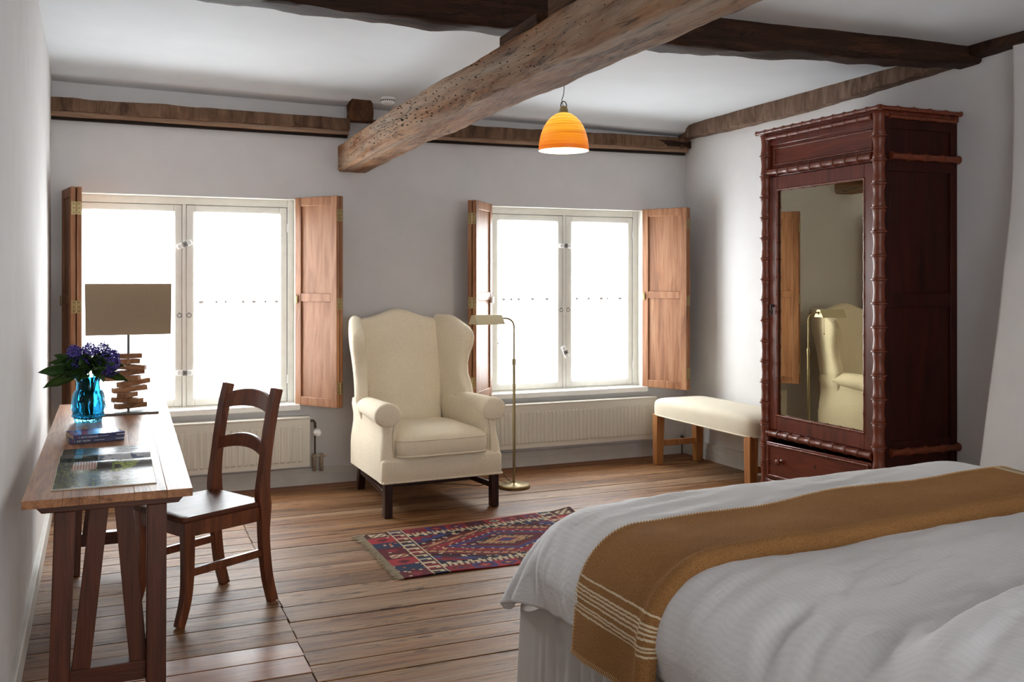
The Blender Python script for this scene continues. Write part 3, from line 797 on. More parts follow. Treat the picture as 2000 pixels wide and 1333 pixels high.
def rugcol(u, v):
    L, H = 1.36, .92
    x = u*L; y = v*H
    U = int(u*NUg); V = int(v*NVg)
    def hsh(a, b): return (a*7919+b*104729+a*b*31) % 97
    # end bands
    for e, xx in ((0, x), (1, L-x)):
        if xx < .155:
            k = int(y/.115); loc = (y/.115) % 1
            base = ['brown', 'bred', 'navy', 'dred', 'grn', 'bred', 'navy', 'dred'][k % 8]
            if base == 'grn': base = 'dred'
            if k % 8 in (0, 4) and .2 < loc < .85 and .03 < xx < .13 and ((U//2+V//2) % 3 != 0): return 'crm' if k % 8 == 0 else ('tan' if hsh(U//3, V//3) % 2 else 'crm')
            if base == 'navy' and hsh(U//2, V//2) % 13 == 0: return 'org'
            if base in ('bred', 'dred') and abs(loc-.5)+abs(xx-.08)/.12 < .3: return 'dred' if base == 'bred' else 'red'
            if hsh(U//2, V//2) % 29 == 0: return 'crm'
            return base
        if xx < .163: return 'crm'
        if xx < .232:
            k = (y/.075) % 1; q = (xx-.163)/.069
            if abs(k-.5) < .14 and q < .75: return 'crm'
            if abs(q-.72) < .13 and .36 < k < .9: return 'crm'
            return ['navy', 'dred', 'red', 'brown'][int(y/.075) % 4]
        if xx < .240: return 'crm'
    # long side borders
    yy = min(y, H-y)
    if yy < .105:
        k = int(x/.125); q = (x/.125) % 1
        base = ['bred', 'dred', 'red', 'blue', 'bred', 'brown'][k % 6]
        d = abs(q-.5)/.42+abs(yy-.055)/.045
        if d < .35: return ['tan', 'red', 'navy', 'org'][k % 4]
        if d < .65: return ['dred', 'navy', 'crm' if k % 3 == 0 else 'red', 'bred'][k % 4]
        if d < 1: return ['blue', 'dred', 'brown', 'dred'][k % 4]
        return 'bred' if yy < .012 else base
    if yy < .155:                       # comb teeth
        q = (x/.030) % 1
        if yy > .138: return 'crm' if q < .85 else 'blk'
        if q < .42 or (q < .7 and .118 < yy < .127): return 'crm'
        return 'dred'
    if yy < .185:
        q = (x/.055) % 1
        if q < .35 and yy < .175: return 'crm'
        return 'blk' if q < .7 else 'navy'
    # central medallion
    d = abs(x-.72)/.53+abs(y-.46)/.285
    if d < .10: return 'blue'
    if d < .15: return 'red'
    if d < .22: return 'tan'
    if d < .33: return ('tan' if (U+V) % 5 else 'blk') if hsh(U//2, V//2) % 5 else 'blk'
    if d < .37: return 'brown'
    if d < .52: return 'crm' if hsh(U//3, V//2) % 23 == 0 else ('dred' if hsh(U//4, V//3) % 6 else 'navy')
    if d < .56: return 'red'
    if d < .68: return 'blue' if hsh(U//2, V//2) % 7 else 'navy'
    if d < .72: return 'crm' if (U//2) % 3 == 0 else 'dred'
    if d < .92: return 'red' if hsh(U//2, V//2) % 19 else 'tan'
    if d < .96: return 'dred'
    if d < 1.06: return 'tan' if (U//2+V//2) % 4 else 'blk'
    if d < 1.10: return 'org'
    if d < 1.24: return 'dred' if hsh(U//2, V//2) % 11 else 'crm'
    if d < 1.36: return 'blk' if hsh(U//3, V//3) % 7 else 'crm'
    if d < 1.55: return 'blue' if hsh(U//5, V//4) % 4 else 'dred'
    return 'red' if hsh(U//3, V//3) % 5 else 'navy'
m = MB().grid(rf, NUg, NVg)
M['rug'] = vcol_mat('kilim_wool', .95, .6, 420)
ro = m.build('woven_field', M['rug'], rug, None, ang=0)
def rfc(p):
    i, j = p.index // NVg, p.index % NVg
    return PAL[rugcol((i+.5)/NUg, (j+.5)/NVg)]
facecolors(ro, rfc)
ro.modifiers.new('solid', 'SOLIDIFY').thickness = .005; ro.modifiers['solid'].offset = -1
m = MB(); r2 = random.Random(5)
for i in range(95):
    v = (i+.5)/95; p = rxy(0, v); x, y = p.x-org[0], p.y-org[1]; ln = r2.uniform(.022, .05)*(1.3 if v < .15 else 1); dy = r2.uniform(-.015, .015)
    m.tube([(x+.004, y, .007), (x-ln*.5, y+dy*.4, .006), (x-ln, y+dy, .0035)], [.0024, .0028, .002], 4)
M['fringe'] = plain('fringe_cotton', '#b5aa94', .95)
tag(m.build('fringe', M['fringe'], rug), kind='stuff')

# ------------------------------------------------------------------ wing chair (local: front is -y)
ac = thing('wing_chair', (1.928, 6.00, 0), 'cream boucle wing chair with rolled arms between the windows', 'armchair', math.radians(2.2)); ac.scale = (.955, 1, 1)
def capsule(A, B, r, z, n=7):
    A, B = Vector(A), Vector(B); d = (B-A).normalized(); p = Vector((-d.y, d.x)); out = []
    for k in range(n+1):
        a = -PI/2+PI*k/n; q = B+d*(math.cos(a)*r)+p*(math.sin(a)*r); out.append((q.x, q.y, z))
    for k in range(n+1):
        a = PI/2+PI*k/n; q = A+d*(math.cos(a)*r)+p*(math.sin(a)*r); out.append((q.x, q.y, z))
    return out
# legs and stretchers
def chleg(x, y0, y1, splay=0):
    return MB().sweep([(x+splay, y1, 0), (x, y0, .26)], .052, .052, (1, 0, 0))
for x in (-.365, .365):
    m = chleg(x, -.40, -.40); lg = m.build('leg', M['dark_wood'], ac, bevel=.004)
    m = MB()
    for dx in (-.012, 0, .012): m.box(x+dx-.003, x+dx+.003, -.4285, -.4255, .01, .21)
    tag(m.build('reeding', M['dark_wood'], lg), kind='stuff')
    chleg(x*.76, .37, .45, .0).build('leg', M['dark_wood'], ac, bevel=.004)
for s in (-1, 1):
    MB().sweep([(s*.365, -.38, .13), (s*.282, .42, .13)], .022, .035, (1, 0, 0)).build('stretcher', M['dark_wood'], ac, bevel=.003)
MB().sweep([(-.335, -.10, .13), (.335, -.10, .13)], .022, .035, (0, 1, 0)).build('stretcher', M['dark_wood'], ac, bevel=.003)
MB().sweep([(-.26, .42, .15), (.26, .42, .15)], .022, .035, (0, 1, 0)).build('stretcher', M['dark_wood'], ac, bevel=.003)
# upholstered seat base
def rrect(xf, xb, yf, yb, r, z, n=5):
    out = []
    for cx, cy, a0 in ((xf-r, yf+r, -PI/2), (xb-r, yb-r, 0), (-(xb-r), yb-r, PI/2), (-(xf-r), yf+r, PI)):
        for k in range(n+1):
            a = a0+PI/2*k/n; out.append((cx+r*math.cos(a), cy+r*math.sin(a), z))
    return out
m = MB()
m.rings([rrect(.405, .33, -.435, .40, .02, .207), rrect(.412, .335, -.44, .41, .025, .215), rrect(.412, .335, -.44, .41, .025, .33), rrect(.40, .33, -.43, .40, .03, .352), rrect(.36, .30, -.39, .37, .03, .36)])
m.build('seat_base', M['boucle'], ac, ang=60)
m = MB(); m.tube([(-.41, -.441, .212), (.41, -.441, .212)], .006, 6); m.tube([(-.413, -.43, .212), (-.336, .39, .212)], .006, 6); m.tube([(.413, -.43, .212), (.336, .39, .212)], .006, 6)
m.build('piping', M['boucle'], ac)
# backrest: padded panel with camel top
def backring(u):
    w0, w1 = -.30, .30; x = lerp(w0, w1, u)
    zt = 1.165+.058*math.exp(-(x/.155)**2)-.012*(abs(x)/.3)**2; z0 = .36; P = []
    def yf(z): return .205+.215*(z-.4)/.8-.055*math.cos(x/.3*1.2)*math.sin(PI*min(1, max(0, (z-.36)/(zt-.36))))**.6+.03*(x/.3)**2
    th = .125; n = 16; xs_ = lambda z: x*(.86+.14*ss(.45, .95, z))
    for k in range(n+1):
        z = lerp(z0, zt-.05, k/n); P.append((xs_(z), yf(z), z))
    yt = yf(zt-.05)
    for k in range(1, 7):
        a = PI*k/7; P.append((x, yt+th/2-math.cos(a)*th/2, zt-.05+math.sin(a)*.05))
    for k in range(n+1):
        z = lerp(zt-.05, z0, k/n); P.append((xs_(z), .205+.215*(z-.4)/.8+th-.055, z))
    return P
m = MB().rings([backring(i/26) for i in range(27)]); m.build('backrest', M['boucle'], ac, ang=70)
# wings
def wing(s):
    prof = [  # z, y back, y front, x back, x front, radius
        (.50, .32, .08, .300, .342, .030), (.58, .33, .05, .303, .366, .036), (.66, .34, .03, .306, .386, .045), (.72, .35, .050, .305, .380, .046), (.79, .365, .088, .306, .372, .046),
        (.86, .38, .098, .310, .372, .047), (.92, .395, .085, .314, .380, .048), (.98, .41, .058, .318, .392, .050), (1.03, .425, .050, .320, .398, .050),
        (1.07, .435, .066, .322, .397, .049), (1.10, .443, .105, .322, .390, .047), (1.125, .448, .165, .322, .378, .044), (1.15, .452, .225, .322, .366, .040),
        (1.168, .455, .27, .322, .356, .032), (1.178, .458, .31, .322, .350, .020), (1.182, .458, .33, .324, .346, .008)]
    R = []
    for i in range(len(prof)-1):
        for k in range(3):
            t = k/3; z, yb, yf, xb, xf, r = [lerp(a, b, t) for a, b in zip(prof[i], prof[i+1])]
            R.append(capsule((s*xb, yb), (s*xf, yf+r), r, z))
    z, yb, yf, xb, xf, r = prof[-1]; R.append(capsule((s*xb, yb), (s*xf, yf+r), r, z))
    return MB().rings(R)
for s in (-1, 1):
    w_ = wing(s).build('wing', M['boucle'], ac, ang=70)
    m = MB(); pr = [(.66, .05, .336), (.72, .075, .33), (.79, .115, .325), (.86, .125, .325), (.92, .11, .332), (.98, .085, .342), (1.03, .08, .348), (1.07, .095, .348), (1.10, .13, .343)]
# arms: rolled, with pleated fronts
def arm(s):
    m = MB(); R = []
    ys = [(.16, .030, .60), (.12, .050, .622), (.05, .060, .619), (-.1, .067, .616), (-.25, .073, .613), (-.36, .078, .611), (-.398, .079, .611), (-.412, .074, .611), (-.418, .062, .611), (-.420, .04, .611), (-.4205, .012, .611)]
    for y, r, zc in ys:
        xc = .352+.012*(.3-y)/.7
        R.append([(s*(xc+r*1.12*math.cos(2*PI*k/20)), y, zc+r*.93*math.sin(2*PI*k/20)) for k in range(20)])
    m.rings(R)
    # vertical panel below the roll
    R = []
    for z, yf, xi, xo, r in ((.21, -.437, .318, .413, .028), (.30, -.436, .316, .413, .03), (.345, -.434, .312, .413, .03), (.39, -.424, .310, .410, .034), (.44, -.412, .304, .402, .038), (.49, -.405, .294, .394, .037), (.54, -.404, .284, .394, .037), (.60, -.40, .282, .405, .036), (.64, -.39, .295, .40, .03)):
        xm = (xi+xo)/2; rr = (xo-xi)/2
        xb = xm-.022
        R.append(capsule((s*xb, .30), (s*xm, yf+rr), rr, z))
    m.rings(R)
    return m
for s in (-1, 1):
    a = arm(s).build('arm', M['boucle'], ac, ang=70)
    m = MB(); xc, zc = .352+.012*.72/.7, .611
    for k in range(7):
        an = -PI*.42+k*PI*1.0/6 if s > 0 else PI*1.42-k*PI/6
        cx_, cz_ = s*(xc-.01), zc-.045
        m.tube([(cx_+.012*math.cos(an), -.4195, cz_+.012*math.sin(an)), (cx_+.055*math.cos(an), -.4195, cz_+.055*math.sin(an)), (cx_+.066*math.cos(an), -.418, cz_+.066*math.sin(an))], [.0008, .0016, .0006], 4)
    tag(m.build('pleats', M['boucle_seam'], a), kind='stuff')
    m = MB(); m.tube([(s*.330, -.424, .36), (s*.335, -.414, .42), (s*.334, -.405, .50), (s*.322, -.40, .56), (s*.305, -.41, .60)], .004, 6)
    m.build('piping', M['boucle_seam'], a)
# seat cushion
def cush(p):
    x, y, z = p; k = (1-(x/.31)**2)*(1-((y+.11)/.36)**2)
    return (x, y, z+(.042*max(0, k)**.55-.006*math.exp(-(x/.03)**2)*ss(-.3, .1, y) if z > .41 else 0)+.005*fbm(x*6, y*6, 1))
m = MB().superell((0, -.115, .412), (.320, .350, .068), .36, .24, 64, 22, cush); cu = m.build('seat_cushion', M['boucle'], ac, ang=80)
def sq(h0, h1, e, z, n=64):
    P = []
    for i in range(n+1):
        th_ = 2*PI*i/n; c, q = math.cos(th_), math.sin(th_)
        P.append((h0*math.copysign(abs(c)**e, c), -.115+h1*math.copysign(abs(q)**e, q), z))
    return P
for z in (.362, .456): MB().tube(sq(.315, .345, .24, z), .0065, 6, False).build('piping', M['boucle'], cu)

# ------------------------------------------------------------------ brass pharmacy floor lamp
fl2 = thing('floor_lamp', (2.625, 6.06, 0), 'antique brass reading lamp standing beside the wing chair', 'lamp')
MB().lathe([(0, 0), (.109, 0), (.110, .004), (.110, .016), (.104, .022), (.03, .026), (.014, .032), (.0, .032)], 48).build('base', M['brass_dull'], fl2, ang=40)
MB().tube([(0, 0, .03), (0, 0, .86)], .0095, 12).build('lower_pole', M['brass_dull'], fl2)
MB().lathe([(.0, .84), (.0125, .84), (.0125, .875), (.009, .882), (0, .882)], 16).build('collar', M['brass_dull'], fl2)
P = [(0, 0, .87), (0, 0, 1.10)]+[(-.06+.06*math.cos(a), -.0, 1.10+.06*math.sin(a)) for a in [PI/2*k/8 for k in range(1, 9)]]+[(-.10, 0, 1.163)]
MB().tube(P, .0065, 10).build('upper_pole', M['brass_dull'], fl2)
m = MB(); sh = [(-.055, -.012), (-.022, .028), (.022, .028), (.055, -.012)]
Rm = Matrix.Translation((-.10, 0, 1.155)) @ Matrix.Rotation(math.radians(8), 4, 'Z')
outer = [(-.062, -.030), (-.024, .026), (-.018, .031), (.018, .031), (.024, .026), (.062, -.030)]; inner = [(p[0]*.955, p[1]-.003) for p in outer][::-1]
m.prism(outer+inner, 0, -.215, 'x', Rm)
m.prism(outer, .0, -.002, 'x', Rm); m.prism(outer, -.213, -.215, 'x', Rm)
ls = m.build('lamp_shade', M['brass_shade'], fl2, bevel=.0012, seg=1)
MB().tube([(-.02, 0, 1.150), (-.012, 0, 1.163), (.0, 0, 1.163)], .009, 10, True, Matrix.Translation((-.085, 0, 0))).build('shade_joint', M['brass_dull'], fl2)
MB().tube([(-.02, 0, -.004), (-.18, 0, -.004)], .012, 12, True, Rm).build('bulb', M['white_plastic'], ls)
m = MB().tube([(-.13, -.03, 1.14), (-.131, -.03, 1.0)], .0012, 5); m.lathe([(0, 0), (.004, .003), (.004, .012), (0, .016)], 8, Matrix.Translation((-.131, -.03, .985)))
m.build('pull_chain', M['brass_dull'], fl2)
P = [(-.01, .02, .03), (-.04, .04, .06), (-.09, .05, .10), (-.14, .07, .06), (-.2, .10, .01), (-.3, .2, .006), (-.5, .33, .006), (-.62, .52, .006)]
def smooth(P, n=6):
    P = [Vector(p) for p in P]; out = []
    for i in range(len(P)-1):
        p0, p1, p2, p3 = P[max(i-1, 0)], P[i], P[i+1], P[min(i+2, len(P)-1)]
        for k in range(n):
            t = k/n; out.append(.5*((2*p1)+(p2-p0)*t+(2*p0-5*p1+4*p2-p3)*t*t+(3*p1-p0-3*p2+p3)*t**3))
    out.append(P[-1]); return out
MB().tube(smooth(P), .003, 6).build('cord', M['pipe_dark'], fl2)
P = [(0, 0, .20), (.016, .02, .17), (.018, .02, .08), (-.02, .03, .02), (-.1, .03, .05), (-.16, .05, .02)]
MB().tube(smooth(P), .0022, 6).build('cord', M['pipe_dark'], fl2)

# ------------------------------------------------------------------ bench
bn = thing('bench', (4.16, 5.81, 0), 'upholstered cream bench on light wooden legs beside the wardrobe', 'bench')
def bt(p):
    x, y, z = p
    return (x, y, max(z, .382) if z > .382 else .382)
m = MB().superell((0, 0, .42), (.222, .625, .108), .42, .20, 64, 28, bt); bs = m.build('seat_pad', M['bench_fabric'], bn, ang=60)
P = []
for i in range(65):
    th_ = 2*PI*i/64; c, q = math.cos(th_), math.sin(th_); P.append((.219*math.copysign(abs(c)**.2, c), .620*math.copysign(abs(q)**.2, q), .384))
MB().tube(P, .006, 6, False).build('piping', M['bench_fabric'], bs)
for sx in (-1, 1):
    for sy in (-1, 1):
        MB().sweep([(sx*.181, sy*.575, 0), (sx*.178, sy*.572, .386)], [.058, .070], [.058, .070], (1, 0, 0)).build('leg', M['bench_leg'], bn, bevel=.003)
for sy in (-1, 1):
    MB().sweep([(-.16, sy*.575, .16), (.16, sy*.575, .16)], .028, .045, (0, 1, 0)).build('stretcher', M['bench_leg'], bn, bevel=.003)
# ------------------------------------------------------------------ wardrobe with faux bamboo turnings
wr = thing('wardrobe', (4.15, 4.475, 0), 'tall red mahogany wardrobe with bamboo style turnings and a mirror door', 'wardrobe'); org = wr.location[:]
WX0, WX1, WY0, WY1, WZ = 3.885, 4.445, 3.985, 4.965, 2.345
def bamboo(mb, p0, p1, r, pitch, n=12, ends=True, phase=0):
    p0, p1 = Vector(p0), Vector(p1); L = (p1-p0).length; k = max(1, round(L/pitch)); q = L/k
    prof = []
    for i in range(k):
        b = i*q
        for t, f in ((.0, 1.34), (.028, 1.32), (.045, 1.04), (.09, 1.12), (.25, 1.0), (.5, .92), (.75, .98), (.91, 1.1), (.95, 1.04), (.972, 1.32)):
            prof.append((r*f, b+t*q))
    prof.append((r*1.3, L))
    if ends: prof = [(0, -.004), (r*.8, -.004)]+prof+[(r*.8, L+.004), (0, L+.004)]
    d = (p1-p0).normalized(); rot = d.to_track_quat('Z', 'Y').to_matrix().to_4x4()
    mb.lathe(prof, n, Matrix.Translation(p0) @ rot)
m = MB()
m.box(WX0+.012, WX1, WY0+.014, WY0+.022, .06, WZ-.02); m.box(WX0+.012, WX1, WY1-.022, WY1-.008, .06, WZ-.02); m.box(WX1-.012, WX1, WY0+.03, WY1-.03, .06, WZ-.02)
m.box(WX0+.03, WX1-.012, WY0+.022, WY1-.022, .08, .10); m.box(WX0+.03, WX1-.012, WY0+.022, WY1-.022, .44, .46)
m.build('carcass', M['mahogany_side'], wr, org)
# visible end: stiles, rails, recessed panels
m = MB(); ye = WY0
m.box(WX0+.012, WX0+.06, ye, ye+.016, .05, WZ-.03); m.box(WX1-.05, WX1, ye, ye+.016, .05, WZ-.03)
for z0, z1 in ((.05, .10), (.46, .545), (1.275, 1.35), (2.02, 2.12), (2.25, WZ-.03)): m.box(WX0+.06, WX1-.05, ye+.001, ye+.016, z0, z1)
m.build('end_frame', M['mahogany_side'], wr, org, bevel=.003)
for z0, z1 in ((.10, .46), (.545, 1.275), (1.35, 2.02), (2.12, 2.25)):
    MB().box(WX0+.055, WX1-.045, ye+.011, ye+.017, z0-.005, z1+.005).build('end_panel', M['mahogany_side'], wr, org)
# cornice
m = MB().box(WX0-.045, WX1+.0, WY0-.035, WY1+.035, WZ, WZ+.018).box(WX0-.02, WX1, WY0-.012, WY1+.012, WZ-.035, WZ)
m.build('cornice', M['mahogany_h'], wr, org, bevel=.004)
def rod(name, p0, p1, r, pitch): 
    mb = MB(); bamboo(mb, p0, p1, r, pitch); return mb.build(name, M['bamboo'], wr, org, ang=50)
rod('cornice_rod', (WX0-.043, WY0-.03, WZ+.006), (WX0-.043, WY1+.03, WZ+.006), .012, .085)
rod('cornice_rod', (WX0-.035, WY0-.034, WZ+.006), (WX1-.01, WY0-.034, WZ+.006), .012, .115)
rod('cornice_rod', (WX0-.020, WY0+.05, WZ-.032), (WX0-.020, WY1-.05, WZ-.032), .014, .10)
rod('cornice_rod', (WX0+.05, WY0-.008, WZ-.032), (WX1-.03, WY0-.008, WZ-.032), .012, .12)
rod('frieze_rod', (WX0-.012, WY0+.05, 2.098), (WX0-.012, WY1-.05, 2.098), .019, .095)
rod('frieze_rod', (WX0+.06, WY0-.008, 2.098), (WX1+.0, WY0-.008, 2.098), .019, .125)
rod('base_rod', (WX0-.012, WY0+.05, .463), (WX0-.012, WY1-.05, .463), .019, .095)
rod('base_rod', (WX0+.06, WY0-.008, .485), (WX1+.0, WY0-.008, .485), .019, .125)
rod('base_rod', (WX0-.012, WY0+.05, .165), (WX0-.012, WY1-.05, .165), .019, .095)
for y in (WY0+.012, WY1-.012):
    mb = MB(); bamboo(mb, (WX0-.003, y, .0), (WX0-.003, y, WZ-.01), .031, .128, 16); mb.build('corner_post', M['bamboo'], wr, org, ang=50)
# face frame and frieze
m = MB()
m.box(WX0, WX0+.03, WY0+.01, WY0+.045, .05, WZ-.02); m.box(WX0, WX0+.03, WY1-.045, WY1-.01, .05, WZ-.02)
m.box(WX0+.002, WX0+.03, WY0+.045, WY1-.045, 2.07, 2.12); m.box(WX0+.002, WX0+.03, WY0+.045, WY1-.045, 2.265, WZ-.02)
m.box(WX0+.002, WX0+.03, WY0+.045, WY1-.045, .437, .485); m.box(WX0+.002, WX0+.03, WY0+.045, WY1-.045, .05, .185)
m.build('face_frame', M['mahogany'], wr, org, bevel=.003)
fp = MB().box(WX0+.012, WX0+.022, WY0+.045, WY1-.045, 2.115, 2.27).build('frieze_panel', M['mahogany_h'], wr, org)
def bead(mb, y0, y1, z0, z1, x, r, pitch):
    bamboo(mb, (x, y0, z0), (x, y1, z0), r, pitch, 8); bamboo(mb, (x, y0, z1), (x, y1, z1), r, pitch, 8)
    bamboo(mb, (x, y0, z0), (x, y0, z1), r, pitch, 8); bamboo(mb, (x, y1, z0), (x, y1, z1), r, pitch, 8)
mb = MB(); bead(mb, WY0+.075, WY1-.075, 2.142, 2.245, WX0+.010, .0065, .095); mb.build('beading', M['bamboo'], fp, org, ang=50)
# door
DY0, DY1, DZ0, DZ1 = WY0+.047, WY1-.047, .488, 2.067
m = MB(); xd = WX0-.004
m.box(xd, xd+.026, DY0, DY0+.072, DZ0, DZ1); m.box(xd, xd+.026, DY1-.072, DY1, DZ0, DZ1)
m.box(xd+.0005, xd+.026, DY0+.072, DY1-.072, DZ0, DZ0+.095); m.box(xd+.0005, xd+.026, DY0+.072, DY1-.072, DZ1-.085, DZ1)
dr = m.build('door', M['mahogany'], wr, org, bevel=.003)
MB().box(xd+.012, xd+.016, DY0+.068, DY1-.068, DZ0+.09, DZ1-.08).build('mirror', M['mirror'], dr, org, smooth=False)
MB().box(xd+.017, xd+.024, DY0+.06, DY1-.06, DZ0+.08, DZ1-.07).build('backing', M['dark_wood'], dr, org)
mb = MB(); bead(mb, DY0+.072, DY1-.072, DZ0+.092, DZ1-.083, xd+.002, .0075, .105); mb.build('beading', M['bamboo'], dr, org, ang=50)
m = MB().tube([(xd-.016, DY1-.035, 1.27), (xd-.016, DY1-.035, 1.235)], .006, 8); m.lathe([(0, 0), (.010, .0), (.010, .004), (.004, .006), (.004, .016), (0, .016)], 12, Matrix.Translation((xd+.001, DY1-.035, 1.262)) @ Matrix.Rotation(-PI/2, 4, 'Y'))
m.tube([(xd-.016, DY1-.035+.012*math.sin(a), 1.222+.016*math.cos(a)) for a in [2*PI*k/12 for k in range(13)]], .0035, 6, False)
m.build('key', M['black'], dr, org)
# drawer, not quite shut and sagging
dx = xd-.020
R0 = Matrix.Translation((dx, (DY0+DY1)/2, .31)) @ Matrix.Rotation(math.radians(-.8), 4, 'X') @ Matrix.Rotation(math.radians(1.2), 4, 'Z')
hw = (DY1-DY0)/2-.006
dw = MB().box(0, .022, -hw, hw, -.116, .108, R0).box(.022, .30, -hw+.02, hw-.02, -.105, .06, R0).build('drawer', M['mahogany_h'], wr, org, bevel=.003)
mb = MB(); bead(mb, -hw+.02, hw-.02, -.098, .092, -.002, .0065, .10); mb.v = [tuple(R0 @ Vector(p)) for p in mb.v]; mb.build('beading', M['bamboo'], dw, org, ang=50)
for yy in (-.27, .29):
    MB().lathe([(0, 0), (.016, 0), (.016, .005), (.008, .010), (.009, .02), (.019, .03), (.018, .042), (.008, .047), (0, .047)], 20, R0 @ Matrix.Translation((0, yy, .0)) @ Matrix.Rotation(-PI/2, 4, 'Y')).build('knob', M['bamboo'], dw, org, ang=50)
m = MB().lathe([(0, 0), (.006, 0), (.006, .002), (0, .002)], 12, R0 @ Matrix.Translation((0, .0, .022)) @ Matrix.Rotation(-PI/2, 4, 'Y')); m.box(-.002, 0, -.0025, .0025, .005, .022, R0)
m.build('keyhole', M['black'], dw, org)
MB().box(WX0+.04, WX1-.02, WY0+.03, WY1-.03, .05, .058).build('base_board', M['mahogany_side'], wr, org)

# ------------------------------------------------------------------ trestle desk
TZ = .75
tb = thing('trestle_desk', (.07, 4.51, 0), 'long narrow oak trestle desk along the white left wall', 'desk'); org = tb.location[:]
ny0, fy0 = 3.285, 5.74
edges_n = [-.214, -.114, -.0, .11, .215, .285]; edges_n = [-.214, -.100, .005, .108, .206, .285]
edges_f = [-.187, -.085, .025, .135, .245, .352]
for i in range(5):
    g = .0003
    a, b, c, d = edges_n[i]+g, edges_n[i+1]-g, edges_f[i+1]-g, edges_f[i]+g
    zt = TZ+(.0006 if i % 2 else 0)
    vs = [(a, ny0, TZ-.026), (b, ny0, TZ-.026), (c, fy0, TZ-.026), (d, fy0, TZ-.026), (a, ny0, zt), (b, ny0, zt), (c, fy0, zt), (d, fy0, zt)]
    MB().add(vs, [(0, 3, 2, 1), (4, 5, 6, 7), (0, 1, 5, 4), (1, 2, 6, 5), (2, 3, 7, 6), (3, 0, 4, 7)]).build('board', M['table'], tb, org, bevel=.0011, seg=2)
def trestle(y, xa, xb):
    za = TZ-.026
    m = MB().prism([(xa-.085, za), (xb+.085, za), (xb+.085, za-.006), (xb+.066, za-.027), (xa-.066, za-.027), (xa-.085, za-.006)], y-.028, y+.028, 'y')
    m.build('top_rail', M['table_rail'], tb, org, bevel=.002)
    zl = za-.027
    for x, dx in ((xa, -.022), (xb, -.004)):
        MB().sweep([(x+dx, y-.02, 0), (x, y, zl)], .060, .060, (1, 0, 0)).build('leg', M['table_leg'], tb, org, bevel=.003)
    zr = .165
    MB().box(xa+.012, xb-.03, y-.02+.004, y+.035, zr-.035, zr+.025).build('bottom_rail', M['table_rail'], tb, org, bevel=.002)
    xm = (xa+xb)/2
    for s in (-1, 1):
        x0 = xa+.045 if s < 0 else xb-.055
        MB().sweep([(x0, y+.012, zr+.02), (xm+s*.036, y+.012, zl)], .055, .038, (1, 0, 0)).build('strut', M['table_leg'], tb, org, bevel=.002)
trestle(3.36, -.094, .178)
trestle(5.12, -.085, .20)

# ------------------------------------------------------------------ desk chair (local: front is -y)
dc = thing('dining_chair', (.424, 4.417, 0), 'brown wooden ladder back chair with solid seat drawn up to the desk', 'chair', math.radians(-63.2))
for s in (-1, 1):
    x = s*.178
    P = smooth([(x, -.185, .43), (x, -.183, .25), (x, -.192, .11), (x, -.222, 0)], 6)
    MB().sweep(P, [lerp(.046, .036, i/(len(P)-1)) for i in range(len(P))], [lerp(.050, .036, i/(len(P)-1)) for i in range(len(P))], (1, 0, 0)).build('front_leg', M['chair'], dc, bevel=.005, seg=3)
    x2 = s*.186
    P = smooth([(x2, .232, 0), (x2, .203, .12), (x2, .186, .28), (x2, .186, .42), (x2, .180, .47), (x2, .184, .55), (x2, .204, .70), (x2, .232, .85), (x2, .252, .925), (x2, .256, .940)], 6)
    n = len(P); wd = [lerp(.036, .040, min(1, i/15))*(1 if i < n-3 else (.96, .86, .62)[i-n+3]) for i in range(n)]; dp = [.036+.018*math.exp(-((p.z-.46)/.09)**2)+.004 for p in P]; dp[-2] *= .86; dp[-1] *= .6
    MB().sweep(P, wd, dp, (1, 0, 0)).build('back_leg', M['chair'], dc, bevel=.006, seg=3)
    MB().sweep([(s*.180, -.185, .215), (s*.185, .19, .225)], .022, .034, (1, 0, 0)).build('stretcher', M['chair'], dc, bevel=.004)
    MB().box(s*.178-.013, s*.178+.013, -.175, .19, .365, .428).build('apron', M['chair'], dc, bevel=.003)
MB().box(-.17, .17, -.205, -.178, .365, .428).build('apron', M['chair'], dc, bevel=.003)
MB().box(-.17, .17, .175, .20, .37, .428).build('apron', M['chair'], dc, bevel=.003)
m = MB(); R = []
def seatring(k, z):
    P = []
    for cx, cy, a0, r in ((.212, -.228, -PI/2, .022), (.192, .192, 0, .012), (-.192, .192, PI/2, .012), (-.212, -.228, PI, .022)):
        for i in range(5):
            a = a0+PI/2*i/4; ox = cx-math.copysign(r, cx); oy = cy+r if cy < 0 else cy-r
            P.append((ox*k+r*math.cos(a)*k, oy*k+r*math.sin(a)*k, z))
    return P
m.rings([seatring(.965, .428), seatring(.99, .431), seatring(1, .438), seatring(.995, .448), seatring(.975, .4525), seatring(.8, .4495), seatring(.4, .4475)])
m.build('seat', M['chair_seat'], dc, ang=45)
def slat(z0, y0, h, arch, name):
    P = []; R = []
    for i in range(17):
        t = i/16; x = lerp(-.172, .172, t); k = 1-(2*t-1)**2; y = y0+.030*k; z = z0+arch*k
        lean = .2
        hh = h*(1+.15*k)
        R.append([(x, y-.010, z-hh/2), (x, y+.010, z-hh/2), (x, y+.010+lean*hh, z+hh/2), (x, y-.010+lean*hh, z+hh/2)])
    MB().rings(R).build(name, M['chair'], dc, bevel=.004, seg=2)
slat(.862, .222, .068, .024, 'crest_rail')
slat(.665, .190, .052, .030, 'back_slat')

